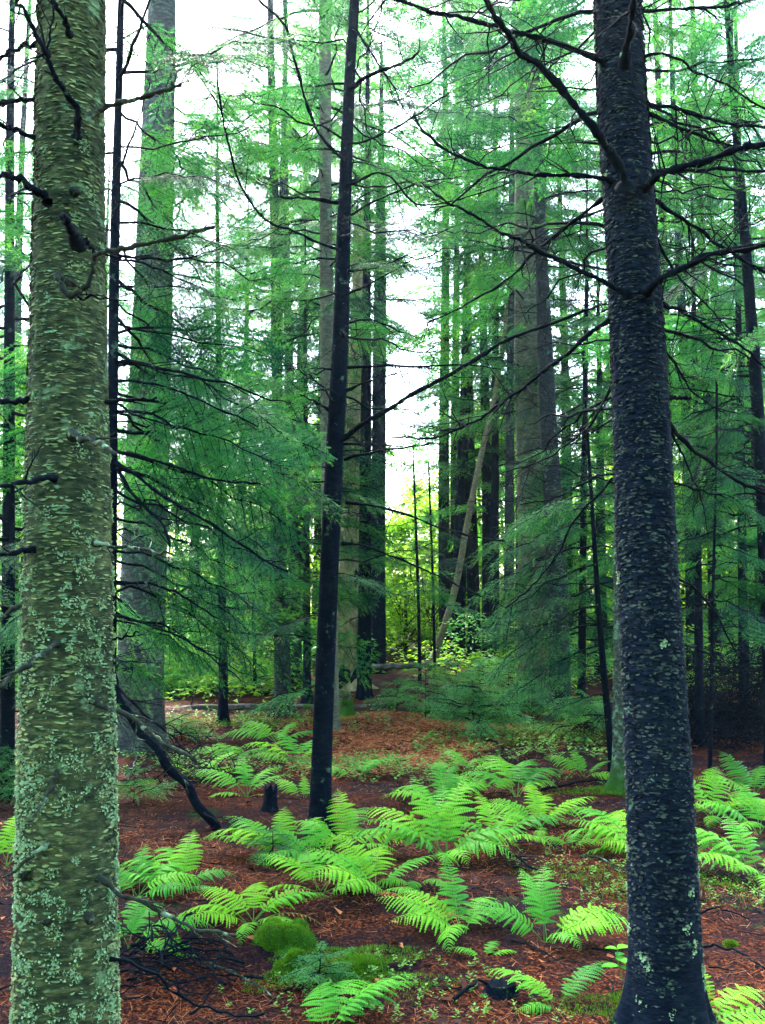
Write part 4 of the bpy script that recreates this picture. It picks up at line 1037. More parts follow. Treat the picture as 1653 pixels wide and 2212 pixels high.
def build_forest():
    """the wood far behind, one mass of foliage, with trees added behind the camera"""
    rng = np.random.default_rng(7)
    mb = MB()
    for seed in range(60):
        a = math.radians(rng.uniform(-48, 48)); R = rng.uniform(46, 66)
        c = np.array([R * math.sin(a), R * math.cos(a) + 2, 0])
        H = rng.uniform(4, 9) * (0.5 if abs(math.degrees(a) - 1.5) < 4 else 1)
        n = 2300
        z = H * rng.random(n) ** 0.8
        rr = (2.6 * (1 - z / H) ** .6 + .3) * np.sqrt(rng.random(n)); th = rng.uniform(0, 6.28, n)
        P = c + np.stack([rr * np.cos(th), rr * np.sin(th), z - .2], -1)
        P += (vnoise(P * 1.2, seed)[:, None]) * .5
        D = unit(np.stack([np.cos(th), np.sin(th), rng.uniform(-.6, .3, n)], -1)); S = unit(np.cross(D, rng.normal(0, .6, D.shape) + [0, 0, 1])) 
        s = rng.uniform(.10, .22, n)[:, None]
        V = np.stack([P - S * s * .4, P + S * s * .4, P + D * s * 1.4], 1)
        mb.add(V.reshape(-1, 3), np.arange(n * 3).reshape(-1, 3), int(rng.random() < .75), False)
    for k in range(30):      # wood carried on unseen behind the camera, added to block sky light
        a = math.radians(180 + (k - 14.5) / 14.5 * 100 + rng.uniform(-6, 6)); R = rng.uniform(7, 19)
        c = np.array([R * math.sin(a), R * math.cos(a), 0]); H = rng.uniform(9, 15)
        n = 1800
        z = 1.2 + (H - 1.2) * rng.random(n) ** .9
        rr = (2.6 * (1 - z / H) ** .6 + .3) * np.sqrt(rng.random(n)); th = rng.uniform(0, 6.28, n)
        P = c + np.stack([rr * np.cos(th), rr * np.sin(th), z], -1)
        D = unit(np.stack([np.cos(th), np.sin(th), rng.uniform(-.6, .3, n)], -1)); S = unit(np.cross(D, rng.normal(0, .6, D.shape) + [0, 0, 1]))
        s = rng.uniform(.14, .30, n)[:, None]
        V = np.stack([P - S * s * .4, P + S * s * .4, P + D * s * 1.4], 1)
        mb.add(V.reshape(-1, 3), np.arange(n * 3).reshape(-1, 3), 0, False)
        v, t_ = tube(c + np.stack([0 * np.arange(6), 0 * np.arange(6), np.linspace(-.2, H, 6)], -1), np.linspace(.2, .02, 6), 8); mb.add(v, t_, 2)
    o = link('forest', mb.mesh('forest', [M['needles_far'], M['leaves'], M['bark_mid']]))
    tag(o, 'far wood closing the view behind all the trunks, with added unseen trees that block sky light', 'forest', kind='stuff')
build_forest()
def build_undergrowth():
    """low green growth on the floor farther back"""
    rng = np.random.default_rng(17)
    mb = MB()
    for k in range(260):
        Y = 17 + 22 * rng.random() ** 1.1; X = rng.uniform(-.5, .5) * Y * .95
        if k >= 230: Y = rng.uniform(15.8, 20); X = rng.uniform(-.36, -.12) * Y
        if abs(X / Y + .01) < .05 and Y < 21: continue
        H = rng.uniform(.35, 1.5); n = int(260 * H + 120)
        z = H * rng.random(n) ** .8; rr = rng.uniform(.5, 1.1) * (1.15 - z / H) ** .6 * np.sqrt(rng.random(n)); th = rng.uniform(0, 6.28, n)
        P = np.array([X, Y, gz(X, Y)]) + np.stack([rr * np.cos(th), rr * np.sin(th), z], -1)
        D = unit(np.stack([np.cos(th), np.sin(th), rng.uniform(-.5, .3, n)], -1)); S = unit(np.cross(D, rng.normal(0, .5, D.shape) + [0, 0, 1]))
        s = rng.uniform(.05, .11, n)[:, None]
        V = np.stack([P - S * s * .35, P + S * s * .35, P + D * s * 1.3], 1)
        mb.add(V.reshape(-1, 3), np.arange(n * 3).reshape(-1, 3), int(rng.random() < .45), False)
    tag(link('undergrowth', mb.mesh('undergrowth', [M['needles_young'], M['leaves']])), 'low green undergrowth on the floor among the farther trunks', 'undergrowth', kind='stuff')
build_undergrowth()

# ------------------------------------------------------------------ fallen wood
def log(name, label, pts, w0, w1, mat, cat='log', seed=1, sides=16, nstub=4):
    """pts in photograph units: (x, y, distance)"""
    rng = np.random.default_rng(seed)
    P = catmull(np.array([tuple(at(*p)) for p in pts]), 12)
    P = wobble(P, .015, rng)
    k = np.linspace(0, 1, len(P)); Y = pts[0][2]
    R = (w0 + (w1 - w0) * k) * .5 * Y / F_PX * (1 + .07 * vnoise(np.stack([k * 25, k * 0, k * 0], -1), seed))
    foot = Vector(P[0]); foot.z = gz(foot.x, foot.y)
    root = thing(name, label, cat, foot)
    mb = MB(); v, t_ = tube(P, R, sides)
    v = v + (vnoise(v * 9, seed) * .1 * R.mean())[:, None]
    mb.add(v - np.array(foot), t_)
    T, A, B = frames(P)
    a0 = np.vstack([P[0] + R[0] * (A[0] * math.cos(q) + B[0] * math.sin(q)) for q in np.linspace(0, 6.283, sides, endpoint=False)] + [P[0]]) - np.array(foot)
    mb.add(a0, [[(q + 1) % sides, q, sides] for q in range(sides)])
    link('stem', mb.mesh('stem', [M[mat]]), root)
    for _ in range(nstub):
        i = rng.integers(4, len(P) - 4)
        d = unit(A[i] * rng.normal() + B[i] * rng.normal() + T[i] * .4); d[2] = abs(d[2])
        l = rng.uniform(.08, .4)
        mb = MB(); v, t_ = tube(wobble(np.linspace(P[i], P[i] + d * (R[i] + l), 6), .01, rng), np.linspace(R[i] * .25, R[i] * .06 + .001, 6), 5)
        mb.add(v - np.array(foot), t_); link('stub', mb.mesh('stub', [M['twig']]), root)
    return root
log('fallen_log', 'long fallen trunk lying across the forest floor, pale where bare', [(360, 1532, 14.7), (480, 1529, 14.8), (600, 1529, 15.0), (760, 1530, 14.9), (860, 1524, 14.8)], 13, 17, 'log', seed=3)
log('fallen_log', 'dark fallen trunk lying beyond the hemlock saplings', [(1020, 1518, 15.2), (1120, 1517, 15.2), (1250, 1520, 15.3), (1345, 1522, 15.3)], 15, 12, 'log', seed=4)
log('mossy_log', 'low moss covered log in front of the dark fallen trunk', [(880, 1538, 14.1), (980, 1536, 14.2), (1090, 1534, 14.3), (1180, 1530, 14.4)], 14, 10, 'moss_log', seed=5)
log('raised_log', 'dark log propped level off the ground between the snag and the curving trunk', [(800, 1444, 20.3), (860, 1440, 20.5), (930, 1436, 20.8), (990, 1436, 21.0)], 14, 12, 'log', seed=6, nstub=2)
log('fallen_log', 'mossy rotten log end lying by the foot of the snag', [(770, 1532, 15.4), (820, 1510, 16.2), (870, 1490, 17.0)], 17, 12, 'moss_log', seed=8, nstub=2)
log('leaning_branch', 'thick black dead limb slanting down to the needles behind the lichen covered fir', [(236, 1440, 6.9), (262, 1520, 6.9), (330, 1615, 6.95), (400, 1700, 6.95), (466, 1795, 7.0)], 14, 22, 'bark_dark', 'dead branch', seed=9, nstub=5)
def stump(label, x, y, w, h, mat, seed):
    rng = np.random.default_rng(seed)
    g = ground_at(x, y); Y = g.y
    r = w * .5 * Y / F_PX; H = h * Y / F_PX
    root = thing('stump', label, 'stump', g)
    n = 18; z = np.linspace(-.05, H, 9); th = np.linspace(0, 2 * math.pi, n, endpoint=False)
    Z, TH = np.meshgrid(z, th, indexing='ij')
    rr = r * (1 + .45 * np.exp(-Z.clip(0) / (.2 * H + .02)) * (1 + .4 * np.cos(TH * 4))) * (1 + .12 * vnoise(np.stack([np.cos(TH) * 2, np.sin(TH) * 2, Z * 6], -1).reshape(-1, 3), seed).reshape(Z.shape))
    Z[-1] += rng.uniform(-.25, .12, n) * H
    V = np.stack([rr * np.cos(TH), rr * np.sin(TH), Z], -1).reshape(-1, 3)
    i = np.arange(8)[:, None]; j = np.arange(n)[None]
    a = i * n + j; b = i * n + (j + 1) % n
    t_ = np.concatenate([np.stack([a, b, b + n], -1).reshape(-1, 3), np.stack([a, b + n, a + n], -1).reshape(-1, 3)])
    mb = MB(); mb.add(V, t_); link('body', mb.mesh('body', [M[mat]]), root)
    mb = MB(); mb.add(np.vstack([V[-n:], [[0, 0, H * .75]]]), [[k, (k + 1) % n, n] for k in range(n)]); link('top', mb.mesh('top', [M['bark_dark' if mat == 'bark_dark' else 'log']]), root)
stump('small rotten stump standing left of the slim middle trunk', 585, 1750, 26, 55, 'bark_dark', 71)
stump('low black stump in front of the big fern, near the picture bottom', 1082, 2160, 54, 26, 'bark_dark', 72)
stump('mossy stump on the needles against the slim middle trunk, by the fallen log', 748, 1552, 30, 48, 'moss_log', 73)

def stick(label, a, b, w, mat='twig', lift=.03, seed=0):
    rng = np.random.default_rng(seed)
    p = ground_at(*a); q = ground_at(*b)
    k = np.linspace(0, 1, 12)[:, None]
    P = np.array(p) * (1 - k) + np.array(q) * k
    P[:, 2] = [gz(x, y) for x, y in P[:, :2]]
    P[:, 2] += lift + .03 * np.sin(k[:, 0] * 3.1)
    P = wobble(P, .012, rng)
    r = w * .5 * p.y / F_PX
    mb = MB(); v, t_ = tube(P, np.linspace(r, r * .5, 12), 6); mb.add(v, t_)
    L = np.linalg.norm(P[-1] - P[0])
    for _ in range(5):
        i = rng.integers(2, 11); d = unit(unit(P[-1] - P[0]) + rng.normal(0, .6, 3) * [1, 1, .3]); l = L * rng.uniform(.06, .2)
        v, t_ = tube(np.array([P[i], P[i] + d * l * .5, P[i] + d * l]), np.array([r * .4, r * .3, r * .15]), 4); mb.add(v, t_)
    tag(link('stick', mb.mesh('stick', [M[mat]])), label, 'stick', 'sticks lying on the needles')
STK = [
 ('dark stick ending pale beside the big middle fern', (1060, 1845), (1165, 1903), 8, 'twig'),
 ('pale stick lying near the mossy-footed trunk', (1225, 1622), (1328, 1648), 7, 'twig_lichen'),
 ('dark bent stick on the ground before the mossy-footed trunk', (1170, 1700), (1325, 1675), 6, 'twig'),
 ('thin pale stick on the needles beside the fern with spread fronds', (1240, 1730), (1262, 1760), 6, 'twig_lichen'),
 ('straight pale twig lying on red needles near the lichen covered fir', (300, 1630), (272, 1695), 5, 'twig_lichen'),
 ('long thin pale twig in front of the mossy stones', (430, 2100), (590, 2180), 5, 'twig_lichen'),
 ('thin twig between the low fern and the mossy stones', (440, 2055), (520, 2065), 4, 'twig_lichen'),
 ('dark stick in the shade in front of the big fern pair', (1050, 1990), (1120, 2030), 6, 'twig'),
 ('dark stick running to the low black stump', (980, 2190), (1060, 2150), 9, 'twig'),
 ('dark stick beside the foot of the scaly trunk, on bare needles', (1520, 2060), (1650, 2110), 6, 'twig'),
 ('bare twig lying past the scaly trunk below the ferns', (1515, 1990), (1620, 2010), 5, 'twig'),
 ('slender twig under the spread fern before the scaly trunk', (1255, 1860), (1340, 1895), 5, 'twig_lichen'),
 ('dead twig at the edge of the orange needle patch', (1040, 1605), (1090, 1625), 5, 'twig'),
]
for k, (lab, a, b, w, m) in enumerate(STK): stick(lab, a, b, w, m, seed=80 + k)

def brush(name, label, cx, cy, rx, ry, h, n, seed, mat='twig', green=0):
    """a tangle of dead twigs round a ground point of the photograph"""
    rng = np.random.default_rng(seed)
    g = ground_at(cx, cy)
    root = thing(name, label, 'brush pile', g)
    mb = MB()
    for _ in range(n):
        c = np.array([rng.normal(0, rx * .5), rng.normal(0, ry * .5), 0]); c[2] = h * rng.random() ** 1.3 * max(.15, 1 - (c[0] / rx) ** 2 - (c[1] / ry) ** 2)
        d = unit(np.array([rng.normal(), rng.normal() * .6, rng.normal() * .35])); l = rng.uniform(.2, .8) * min(rx, 1.2)
        q = np.linspace(-1, 1, 7)[:, None]
        P = wobble(c + q * d * l * .5, .04 * l, rng); P[:, 2] = np.maximum(P[:, 2] + .1 * h * (1 - q[:, 0] ** 2), .01)
        v, t_ = tube(P, np.linspace(.006, .0015, 7) * rng.uniform(.4, 1.3), 4, False); mb.add(v, t_)
    link('twigs', mb.mesh('twigs', [M[mat]]), root)['kind'] = 'stuff'
    return root
brush('brush_pile', 'low tangle of black dead twigs at the foot of the lichen covered fir', 320, 2110, .40, .34, .16, 110, 91)
r_ = brush('brush_pile', 'dark bank of dead brush in deep shade past the scaly trunk', 1610, 1590, 1.7, 1.1, 1.05, 1700, 92)
brush('brush_pile', 'dead twigs hanging under the thick slanting limb', 400, 1690, .6, .4, .5, 120, 93)

# ------------------------------------------------------------------ hemlock saplings on the needles
def seedling(label, x, y, h_px, spread, seed, n=12):
    g = ground_at(x, y); Y = g.y
    h = h_px * Y / F_PX
    rng = np.random.default_rng(seed)
    root = thing('hemlock_sapling', label, 'sapling', g, 'young hemlocks on the forest floor')
    z = np.linspace(-.05, h, 8)
    P = wobble(np.stack([0 * z, 0 * z, z], -1), .03 * h, rng)
    mb = MB(); v, t_ = tube(P, np.linspace(.011, .002, 8) * (.5 + h * .5), 6); mb.add(v, t_)
    link('stem', mb.mesh('stem', [M['bark_dark']]), root)
    n = int(n * 1.35)
    for k in range(n):
        f = .22 + .78 * (k + rng.random() * .6) / n
        a = k * 137.5 + rng.uniform(-20, 20); i = int(rng.integers(3))
        l = spread * (1.12 - f) ** .6 * rng.uniform(.75, 1.15)
        p = [float(np.interp(f * h, z, P[:, c])) for c in range(3)]
        m = Matrix.Translation(p) @ Matrix.Rotation(math.radians(a), 4, 'Z') @ Matrix.Rotation(-math.radians(rng.uniform(-12, 22)), 4, 'Y') @ Matrix.Rotation(rng.normal(0, .2), 4, 'X') @ Matrix.Scale(l / YOUNG_LEN[i], 4)
        link('bough', YOUNG[i], root, mat4=m)
for k, a in enumerate([
    ('layered hemlock sapling on two thin stems at the edge of the orange needles', 1042, 1596, 165, .75, 16),
    ('hemlock sapling leaning against its twin by the orange needles', 1022, 1596, 130, .6, 12),
    ('slim hemlock sapling with a tall bare leader behind the orange needles', 921, 1562, 125, .65, 13),
    ('small hemlock sapling beside the mossy stump and log', 858, 1545, 75, .55, 9),
    ('broad low hemlock sapling behind the layered pair', 985, 1535, 120, .8, 14),
    ('hemlock sapling at the dark trunk by the log', 1100, 1545, 130, .7, 12),
    ('hemlock sapling in front of the far dark fallen trunk', 1150, 1560, 90, .6, 10),
    ('low hemlock sapling with spreading sprays by the thin leaning stem', 1265, 1600, 100, .7, 12),
    ('low hemlock sapling in the shade of the massive grey trunk', 392, 1592, 60, .45, 9),
    ('tiny hemlock sapling on red needles near the thick slanting limb', 290, 1740, 70, .35, 9),
    ('tiny hemlock sapling under the ferns near the slim middle trunk', 590, 1880, 75, .28, 9),
    ('small hemlock sapling by the mossy stones at the picture bottom', 690, 2140, 70, .22, 9),
    ('shaded hemlock sapling just beyond the lichen covered trunk, at the edge', 20, 1740, 120, .5, 14),
    ('hemlock sapling near the snag and the dark trunk', 705, 1508, 70, .45, 9)]):
    seedling(a[0], a[1], a[2], a[3], a[4], 120 + k, a[5])

# ------------------------------------------------------------------ ferns
def fern(label, x, y, fronds, seed, size=.96):
    """fronds: (azimuth, length in metres, kind)"""
    g = ground_at(x, y)
    rng = np.random.default_rng(seed)
    root = thing('fern', label, 'fern', g, 'ferns on the forest floor')
    fronds = fronds + ([(rng.uniform(0, 360), .42, 'd')] if rng.random() < .45 else [])
    for az, l, kd in fronds:
        P = FROND[kd]; i = int(rng.integers(5))
        sc = l * size / .6
        m = Matrix.Translation((rng.normal(0, .012), rng.normal(0, .012), -.01)) @ Matrix.Rotation(math.radians(az + rng.uniform(-6, 6)), 4, 'Z') @ Matrix.Rotation(rng.normal(0, .10), 4, 'X') @ Matrix.Rotation(rng.normal(0, .05), 4, 'Y') @ Matrix.Scale(sc, 4)
        link('frond', P[i], root, mat4=m)
FERN = [
 ('fern with one broad frond rising at the very bottom, beside the mossy stones', 695, 2268, [(40, .52, 'm'), (62, .55, 'm'), (20, .5, 'm'), (100, .4, 'u'), (330, .35, 'l')]),
 ('small fern of two fronds spread in a V near the picture bottom', 1205, 2195, [(150, .40, 'm'), (38, .40, 'm'), (120, .26, 'u'), (200, .22, 'l')]),
 ('big bright fern whose nearest frond bends down to the needles, middle of the floor', 1000, 2040, [(165, .52, 'l'), (140, .5, 'm'), (100, .48, 'u'), (60, .44, 'm'), (255, .40, 'm'), (20, .42, 'm'), (195, .42, 'm')]),
 ('big bright fern touching the scaly trunk with one long frond', 1180, 2050, [(0, .58, 'm'), (30, .5, 'm'), (80, .5, 'u'), (110, .5, 'u'), (160, .46, 'm'), (300, .34, 'm'), (345, .44, 'm')]),
 ('largest fern clump, many fronds fanning out at the middle of the floor', 960, 1870, [(5, .75, 'm'), (25, .68, 'm'), (60, .7, 'u'), (95, .72, 'u'), (125, .75, 'u'), (150, .85, 'm'), (172, .9, 'm'), (190, .7, 'm'), (340, .6, 'm'), (270, .45, 'm'), (300, .45, 'm')]),
 ('fern with a tall rounded frond between the slim trunk and the bright pair', 810, 1960, [(90, .55, 'u'), (170, .55, 'm'), (15, .48, 'm'), (205, .55, 'm'), (235, .46, 'm'), (130, .5, 'u'), (320, .36, 'l')]),
 ('fern arching low over the mossy stones', 545, 2010, [(175, .48, 'm'), (150, .46, 'm'), (100, .42, 'u'), (35, .45, 'm'), (10, .48, 'm'), (330, .40, 'l'), (215, .40, 'l'), (280, .3, 'l')]),
 ('fern spreading flat fronds left of the slim trunk foot', 615, 1870, [(165, .72, 'm'), (185, .62, 'l'), (140, .6, 'm'), (20, .5, 'm'), (330, .5, 'l'), (90, .5, 'u')]),
 ('fern growing at the foot of the slim middle trunk', 690, 1880, [(40, .55, 'm'), (100, .55, 'u'), (160, .55, 'm'), (220, .5, 'm'), (320, .5, 'l'), (270, .4, 'm')]),
 ('fern with an upright tip beside the lichen covered fir', 395, 1945, [(160, .55, 'm'), (130, .55, 'm'), (95, .5, 'u'), (30, .36, 'm'), (185, .5, 'l'), (340, .3, 'l')]),
 ('fern half hidden by the lichen covered fir, over the twig heap', 280, 2060, [(60, .42, 'u'), (20, .48, 'm'), (350, .46, 'l'), (90, .42, 'u'), (330, .42, 'l'), (130, .4, 'm')]),
 ('airy fern sending a long arching frond over the orange needles edge', 955, 1735, [(140, .7, 'm'), (60, .85, 'm'), (100, .65, 'u'), (80, .6, 'u'), (30, .6, 'm'), (190, .6, 'm')]),
 ('fern with overlapping pale fronds behind the big middle clump', 1115, 1715, [(100, .8, 'u'), (75, .75, 'u'), (140, .8, 'm'), (45, .7, 'm'), (160, .65, 'm'), (10, .5, 'm')]),
 ('vase-shaped fern before the mossy-footed trunk', 1165, 1795, [(165, .62, 'm'), (95, .55, 'u'), (70, .55, 'u'), (25, .62, 'm'), (12, .6, 'm'), (140, .6, 'm'), (280, .3, 'l')]),
 ('small fern on dark soil near the pale stick', 1262, 1668, [(140, .55, 'm'), (30, .4, 'm'), (350, .45, 'l'), (110, .4, 'u')]),
 ('fern with feathery fronds tucked against the scaly trunk', 1385, 1850, [(130, .75, 'm'), (150, .7, 'm'), (165, .6, 'm'), (180, .5, 'l'), (110, .7, 'u'), (195, .42, 'm')]),
 ('fern just past the scaly trunk, below the brush bank', 1540, 1765, [(120, .65, 'u'), (70, .7, 'u'), (150, .55, 'm'), (20, .6, 'm'), (340, .55, 'm'), (200, .45, 'm'), (250, .4, 'l')]),
 ('fern at the edge with rounded pale fronds beside the scaly trunk', 1640, 1800, [(100, .6, 'u'), (140, .62, 'm'), (60, .6, 'm'), (180, .6, 'm'), (20, .6, 'm'), (230, .45, 'm')]),
 ('broad fern at the edge drooping towards the bare needles', 1645, 1900, [(150, .85, 'm'), (125, .7, 'm'), (170, .7, 'l'), (95, .6, 'u'), (200, .6, 'm'), (225, .45, 'm'), (20, .6, 'm'), (260, .4, 'l')]),
 ('pale yellow fern beside the foot of the scaly trunk, picture bottom', 1525, 2235, [(40, .42, 'm'), (10, .46, 'l'), (80, .36, 'u'), (340, .4, 'l'), (120, .3, 'm')]),
 ('light green fern on the slope beside the slim middle trunk', 640, 1650, [(60, .7, 'u'), (160, .8, 'm'), (120, .7, 'u'), (30, .6, 'm'), (190, .6, 'l')]),
 ('pale flat fern lying near the fallen log, beyond the slanting limb', 600, 1600, [(170, .9, 'l'), (20, .8, 'l'), (140, .8, 'm'), (60, .6, 'm')]),
 ('yellowish fern on red needles in line with the slanting limb', 535, 1715, [(165, .7, 'm'), (120, .55, 'u'), (60, .6, 'm'), (20, .5, 'm'), (200, .5, 'l')]),
 ('sparse low fern between the slanting limb and the yellowish fern', 430, 1680, [(150, .6, 'l'), (30, .6, 'm'), (80, .5, 'm'), (5, .55, 'l')]),
 ('tiny fern on bare needles left of the slim trunk', 655, 1725, [(150, .42, 'm'), (40, .36, 'm'), (100, .3, 'u')]),
 ('low fern on the orange needles just past the slim trunk', 770, 1680, [(20, .6, 'm'), (160, .6, 'l'), (80, .5, 'm'), (50, .5, 'm')]),
 ('shaded fern at the edge beyond the lichen covered trunk', 15, 1900, [(60, .5, 'm'), (100, .5, 'u'), (20, .45, 'l'), (150, .5, 'm')]),
 ('bright fern behind the lichen covered trunk, at the edge', 10, 1690, [(60, .75, 'm'), (110, .7, 'u'), (20, .6, 'm'), (150, .7, 'm')]),
 ('small fern under the stick, before the big middle clump', 905, 1935, [(250, .28, 'l'), (200, .3, 'l'), (310, .3, 'l')]),
 ('lone low fern frond pair in the shade near the low stump', 1050, 2085, [(160, .2, 'l'), (60, .18, 'm'), (20, .2, 'l')]),
 ('small pale fern behind the vase-shaped one', 1060, 1700, [(120, .4, 'm'), (50, .4, 'm'), (170, .4, 'l')]),

 ('fern whose fronds overlap the largest clump on its outer side', 1075, 1830, [(60, .55, 'm'), (10, .62, 'm'), (110, .5, 'u'), (335, .5, 'l'), (160, .5, 'm')]),
 ('dark shaded fern near the twig tangle and the lichen covered fir', 300, 1960, [(150, .45, 'm'), (60, .5, 'm'), (20, .48, 'm'), (100, .42, 'u'), (340, .4, 'l')]),
 ('fern crowding the foot of the slim trunk on its far side', 745, 1835, [(70, .6, 'm'), (110, .6, 'u'), (20, .6, 'm'), (160, .55, 'm'), (340, .45, 'l'), (210, .45, 'm')]),
 ('fern between the low arching fern and the slim trunk', 690, 1955, [(20, .5, 'm'), (60, .5, 'm'), (110, .46, 'u'), (160, .5, 'm'), (200, .46, 'l'), (340, .42, 'l')]),
 ('fern at the edge nearest the brush bank', 1625, 1720, [(120, .6, 'u'), (60, .6, 'm'), (170, .6, 'm'), (20, .55, 'm'), (220, .45, 'l')]),
 ('low fern on the soil below the vase-shaped one', 1235, 1830, [(150, .34, 'l'), (60, .34, 'm'), (20, .3, 'l')]),
 ('small fern by the orange needles, behind the airy one', 1010, 1660, [(120, .55, 'm'), (60, .5, 'm'), (20, .5, 'l'), (165, .5, 'l')]),
 ('low pale fern among small plants behind the yellowish one', 500, 1640, [(160, .6, 'l'), (30, .55, 'l'), (90, .5, 'm'), (130, .55, 'm')]),
]
for k, a in enumerate(FERN): fern(a[0], a[1], a[2], a[3], 150 + k)

# ------------------------------------------------------------------ moss, needles, small plants
def moss_mound(label, x, y, w, h, seed):
    g = ground_at(x, y); s = g.y / F_PX
    rx, rz = w * .5 * s, h * s
    rng = np.random.default_rng(seed)
    root = thing('mossy_stone', label, 'stone', g, 'mossy stones')
    nu, nv = 28, 12
    th = np.linspace(0, 2 * math.pi, nu, endpoint=False); ph = np.linspace(0, math.pi / 2, nv)
    PH, TH = np.meshgrid(ph, th, indexing='ij')
    d = np.stack([np.cos(PH) ** .7 * np.cos(TH), np.cos(PH) ** .7 * np.sin(TH), np.sin(PH) ** .9], -1)
    r = 1 + .32 * vnoise(d.reshape(-1, 3) * 2 + seed, 1).reshape(PH.shape) + .06 * vnoise(d.reshape(-1, 3) * 6 + seed, 2).reshape(PH.shape)
    V = (d * r[..., None] * np.array([rx, rx * .85, rz]) - np.array([0, 0, .02])).reshape(-1, 3)
    i = np.arange(nv - 1)[:, None]; j = np.arange(nu)[None]
    a = i * nu + j; b = i * nu + (j + 1) % nu
    t_ = np.concatenate([np.stack([a, b, b + nu], -1).reshape(-1, 3), np.stack([a, b + nu, a + nu], -1).reshape(-1, 3)])
    mb = MB(); mb.add(V, t_); link('stone', mb.mesh('stone', [M['moss_log']]), root)
    n = 9000
    k = rng.integers(0, len(t_), n); w_ = rng.dirichlet((1, 1, 1), n)
    P = (V[t_[k]] * w_[..., None]).sum(1)
    Nn = unit(P / np.array([rx, rx * .85, rz]) ** 2 + 1e-6)
    D = unit(Nn + rng.normal(0, .5, P.shape) + np.array([0, 0, .3])); S = unit(np.cross(D, rng.normal(0, 1, P.shape)))
    l = rng.uniform(.006, .022, n)[:, None]
    T_ = np.stack([P - S * .0016, P + S * .0016, P + D * l], 1)
    mb = MB(); mb.add(T_.reshape(-1, 3), np.arange(n * 3).reshape(-1, 3), 0, False)
    link('moss', mb.mesh('moss', [M['moss']]), root)['kind'] = 'stuff'
moss_mound('larger rounded stone cushioned in bright green moss', 617, 2055, 120, 56, 1)
moss_mound('smaller mossy stone in front of the larger one', 632, 2110, 66, 42, 2)
moss_mound('flat dark-mossed stone beside the smaller mossy one', 762, 2110, 110, 26, 3)
moss_mound('tiny moss cushion alone on bare needles past the scaly trunk', 1580, 2042, 24, 9, 4)

def scatter_ground(n, rng, y0, y1, xw=0.62, pow_=1.0):
    Y = y0 + (y1 - y0) * rng.random(n) ** pow_
    X = rng.uniform(-1, 1, n) * (Y * xw * .8 + .8)
    return X, Y, gz_np(X, Y)

def build_litter():
    rng = np.random.default_rng(31)
    n = 210000
    X, Y, Z = scatter_ground(n, rng, 2.6, 16, pow_=1.35)
    dens = vnoise(np.stack([X * .9, Y * .9, 0 * X], -1), 12) + .5 * vnoise(np.stack([X * 4, Y * 4, 0 * X], -1), 13)
    k = rng.random(n) < np.clip(.62 + 1.1 * dens, .04, 1); X, Y, Z = X[k], Y[k], Z[k]; n = len(X)
    P = np.stack([X, Y, Z + rng.uniform(.004, .022, n)], -1)
    a = rng.uniform(0, 6.28, n)
    D = np.stack([np.cos(a), np.sin(a), rng.normal(0, .22, n)], -1); S = np.stack([-np.sin(a), np.cos(a), rng.normal(0, .4, n)], -1)
    l = rng.uniform(.03, .075, n)[:, None]; w = (.0006 + .00013 * Y)[:, None]
    V = np.stack([P - D * l * .5 - S * w, P - D * l * .5 + S * w, P + D * l * .5], 1)
    mb = MB(); mb.add(V.reshape(-1, 3), np.arange(n * 3).reshape(-1, 3), 0, False)
    tag(link('needle_litter', mb.mesh('needle_litter', [M['litter']])), 'fallen red-brown needles carpeting the forest floor', 'needle litter', kind='stuff')
    # a patch of needles coloured brighter orange to stand for light on the floor
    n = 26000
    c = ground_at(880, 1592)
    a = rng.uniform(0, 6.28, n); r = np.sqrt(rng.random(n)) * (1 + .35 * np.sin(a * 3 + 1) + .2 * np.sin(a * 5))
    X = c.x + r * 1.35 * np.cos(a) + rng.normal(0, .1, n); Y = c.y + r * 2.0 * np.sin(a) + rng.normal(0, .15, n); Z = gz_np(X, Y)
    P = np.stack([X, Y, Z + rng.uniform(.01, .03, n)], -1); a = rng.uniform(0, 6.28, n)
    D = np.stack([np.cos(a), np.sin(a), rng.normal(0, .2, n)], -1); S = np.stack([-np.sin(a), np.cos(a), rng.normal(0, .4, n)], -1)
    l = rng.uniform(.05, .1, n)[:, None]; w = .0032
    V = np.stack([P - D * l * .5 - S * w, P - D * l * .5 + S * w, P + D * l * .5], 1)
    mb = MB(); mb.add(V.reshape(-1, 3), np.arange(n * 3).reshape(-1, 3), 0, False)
    tag(link('lit_orange_needles', mb.mesh('lit_orange_needles', [M['litter_orange']])), 'patch of fallen needles coloured brighter orange as if lit, beyond the slim middle trunk', 'needle litter', kind='stuff')
    mb = MB()
    X, Y, Z = scatter_ground(650, rng, 2.8, 13, pow_=1.3)
    for x, y, z in zip(X, Y, Z):
        a = rng.uniform(0, 6.28); l = rng.uniform(.08, .42)
        q = np.linspace(-.5, .5, 5)[:, None]
        p = wobble(np.array([x, y, z + .014]) + q * l * np.array([math.cos(a), math.sin(a), rng.normal(0, .12)]), .05 * l, rng)
        v, t_ = tube(p, np.linspace(.0035, .0012, 5) * rng.uniform(.6, 1.5), 4, False); mb.add(v, t_)
    tag(link('twig_litter', mb.mesh('twig_litter', [M['twig']])), 'dark broken twigs scattered over the needles', 'twig litter', kind='stuff')
build_litter()
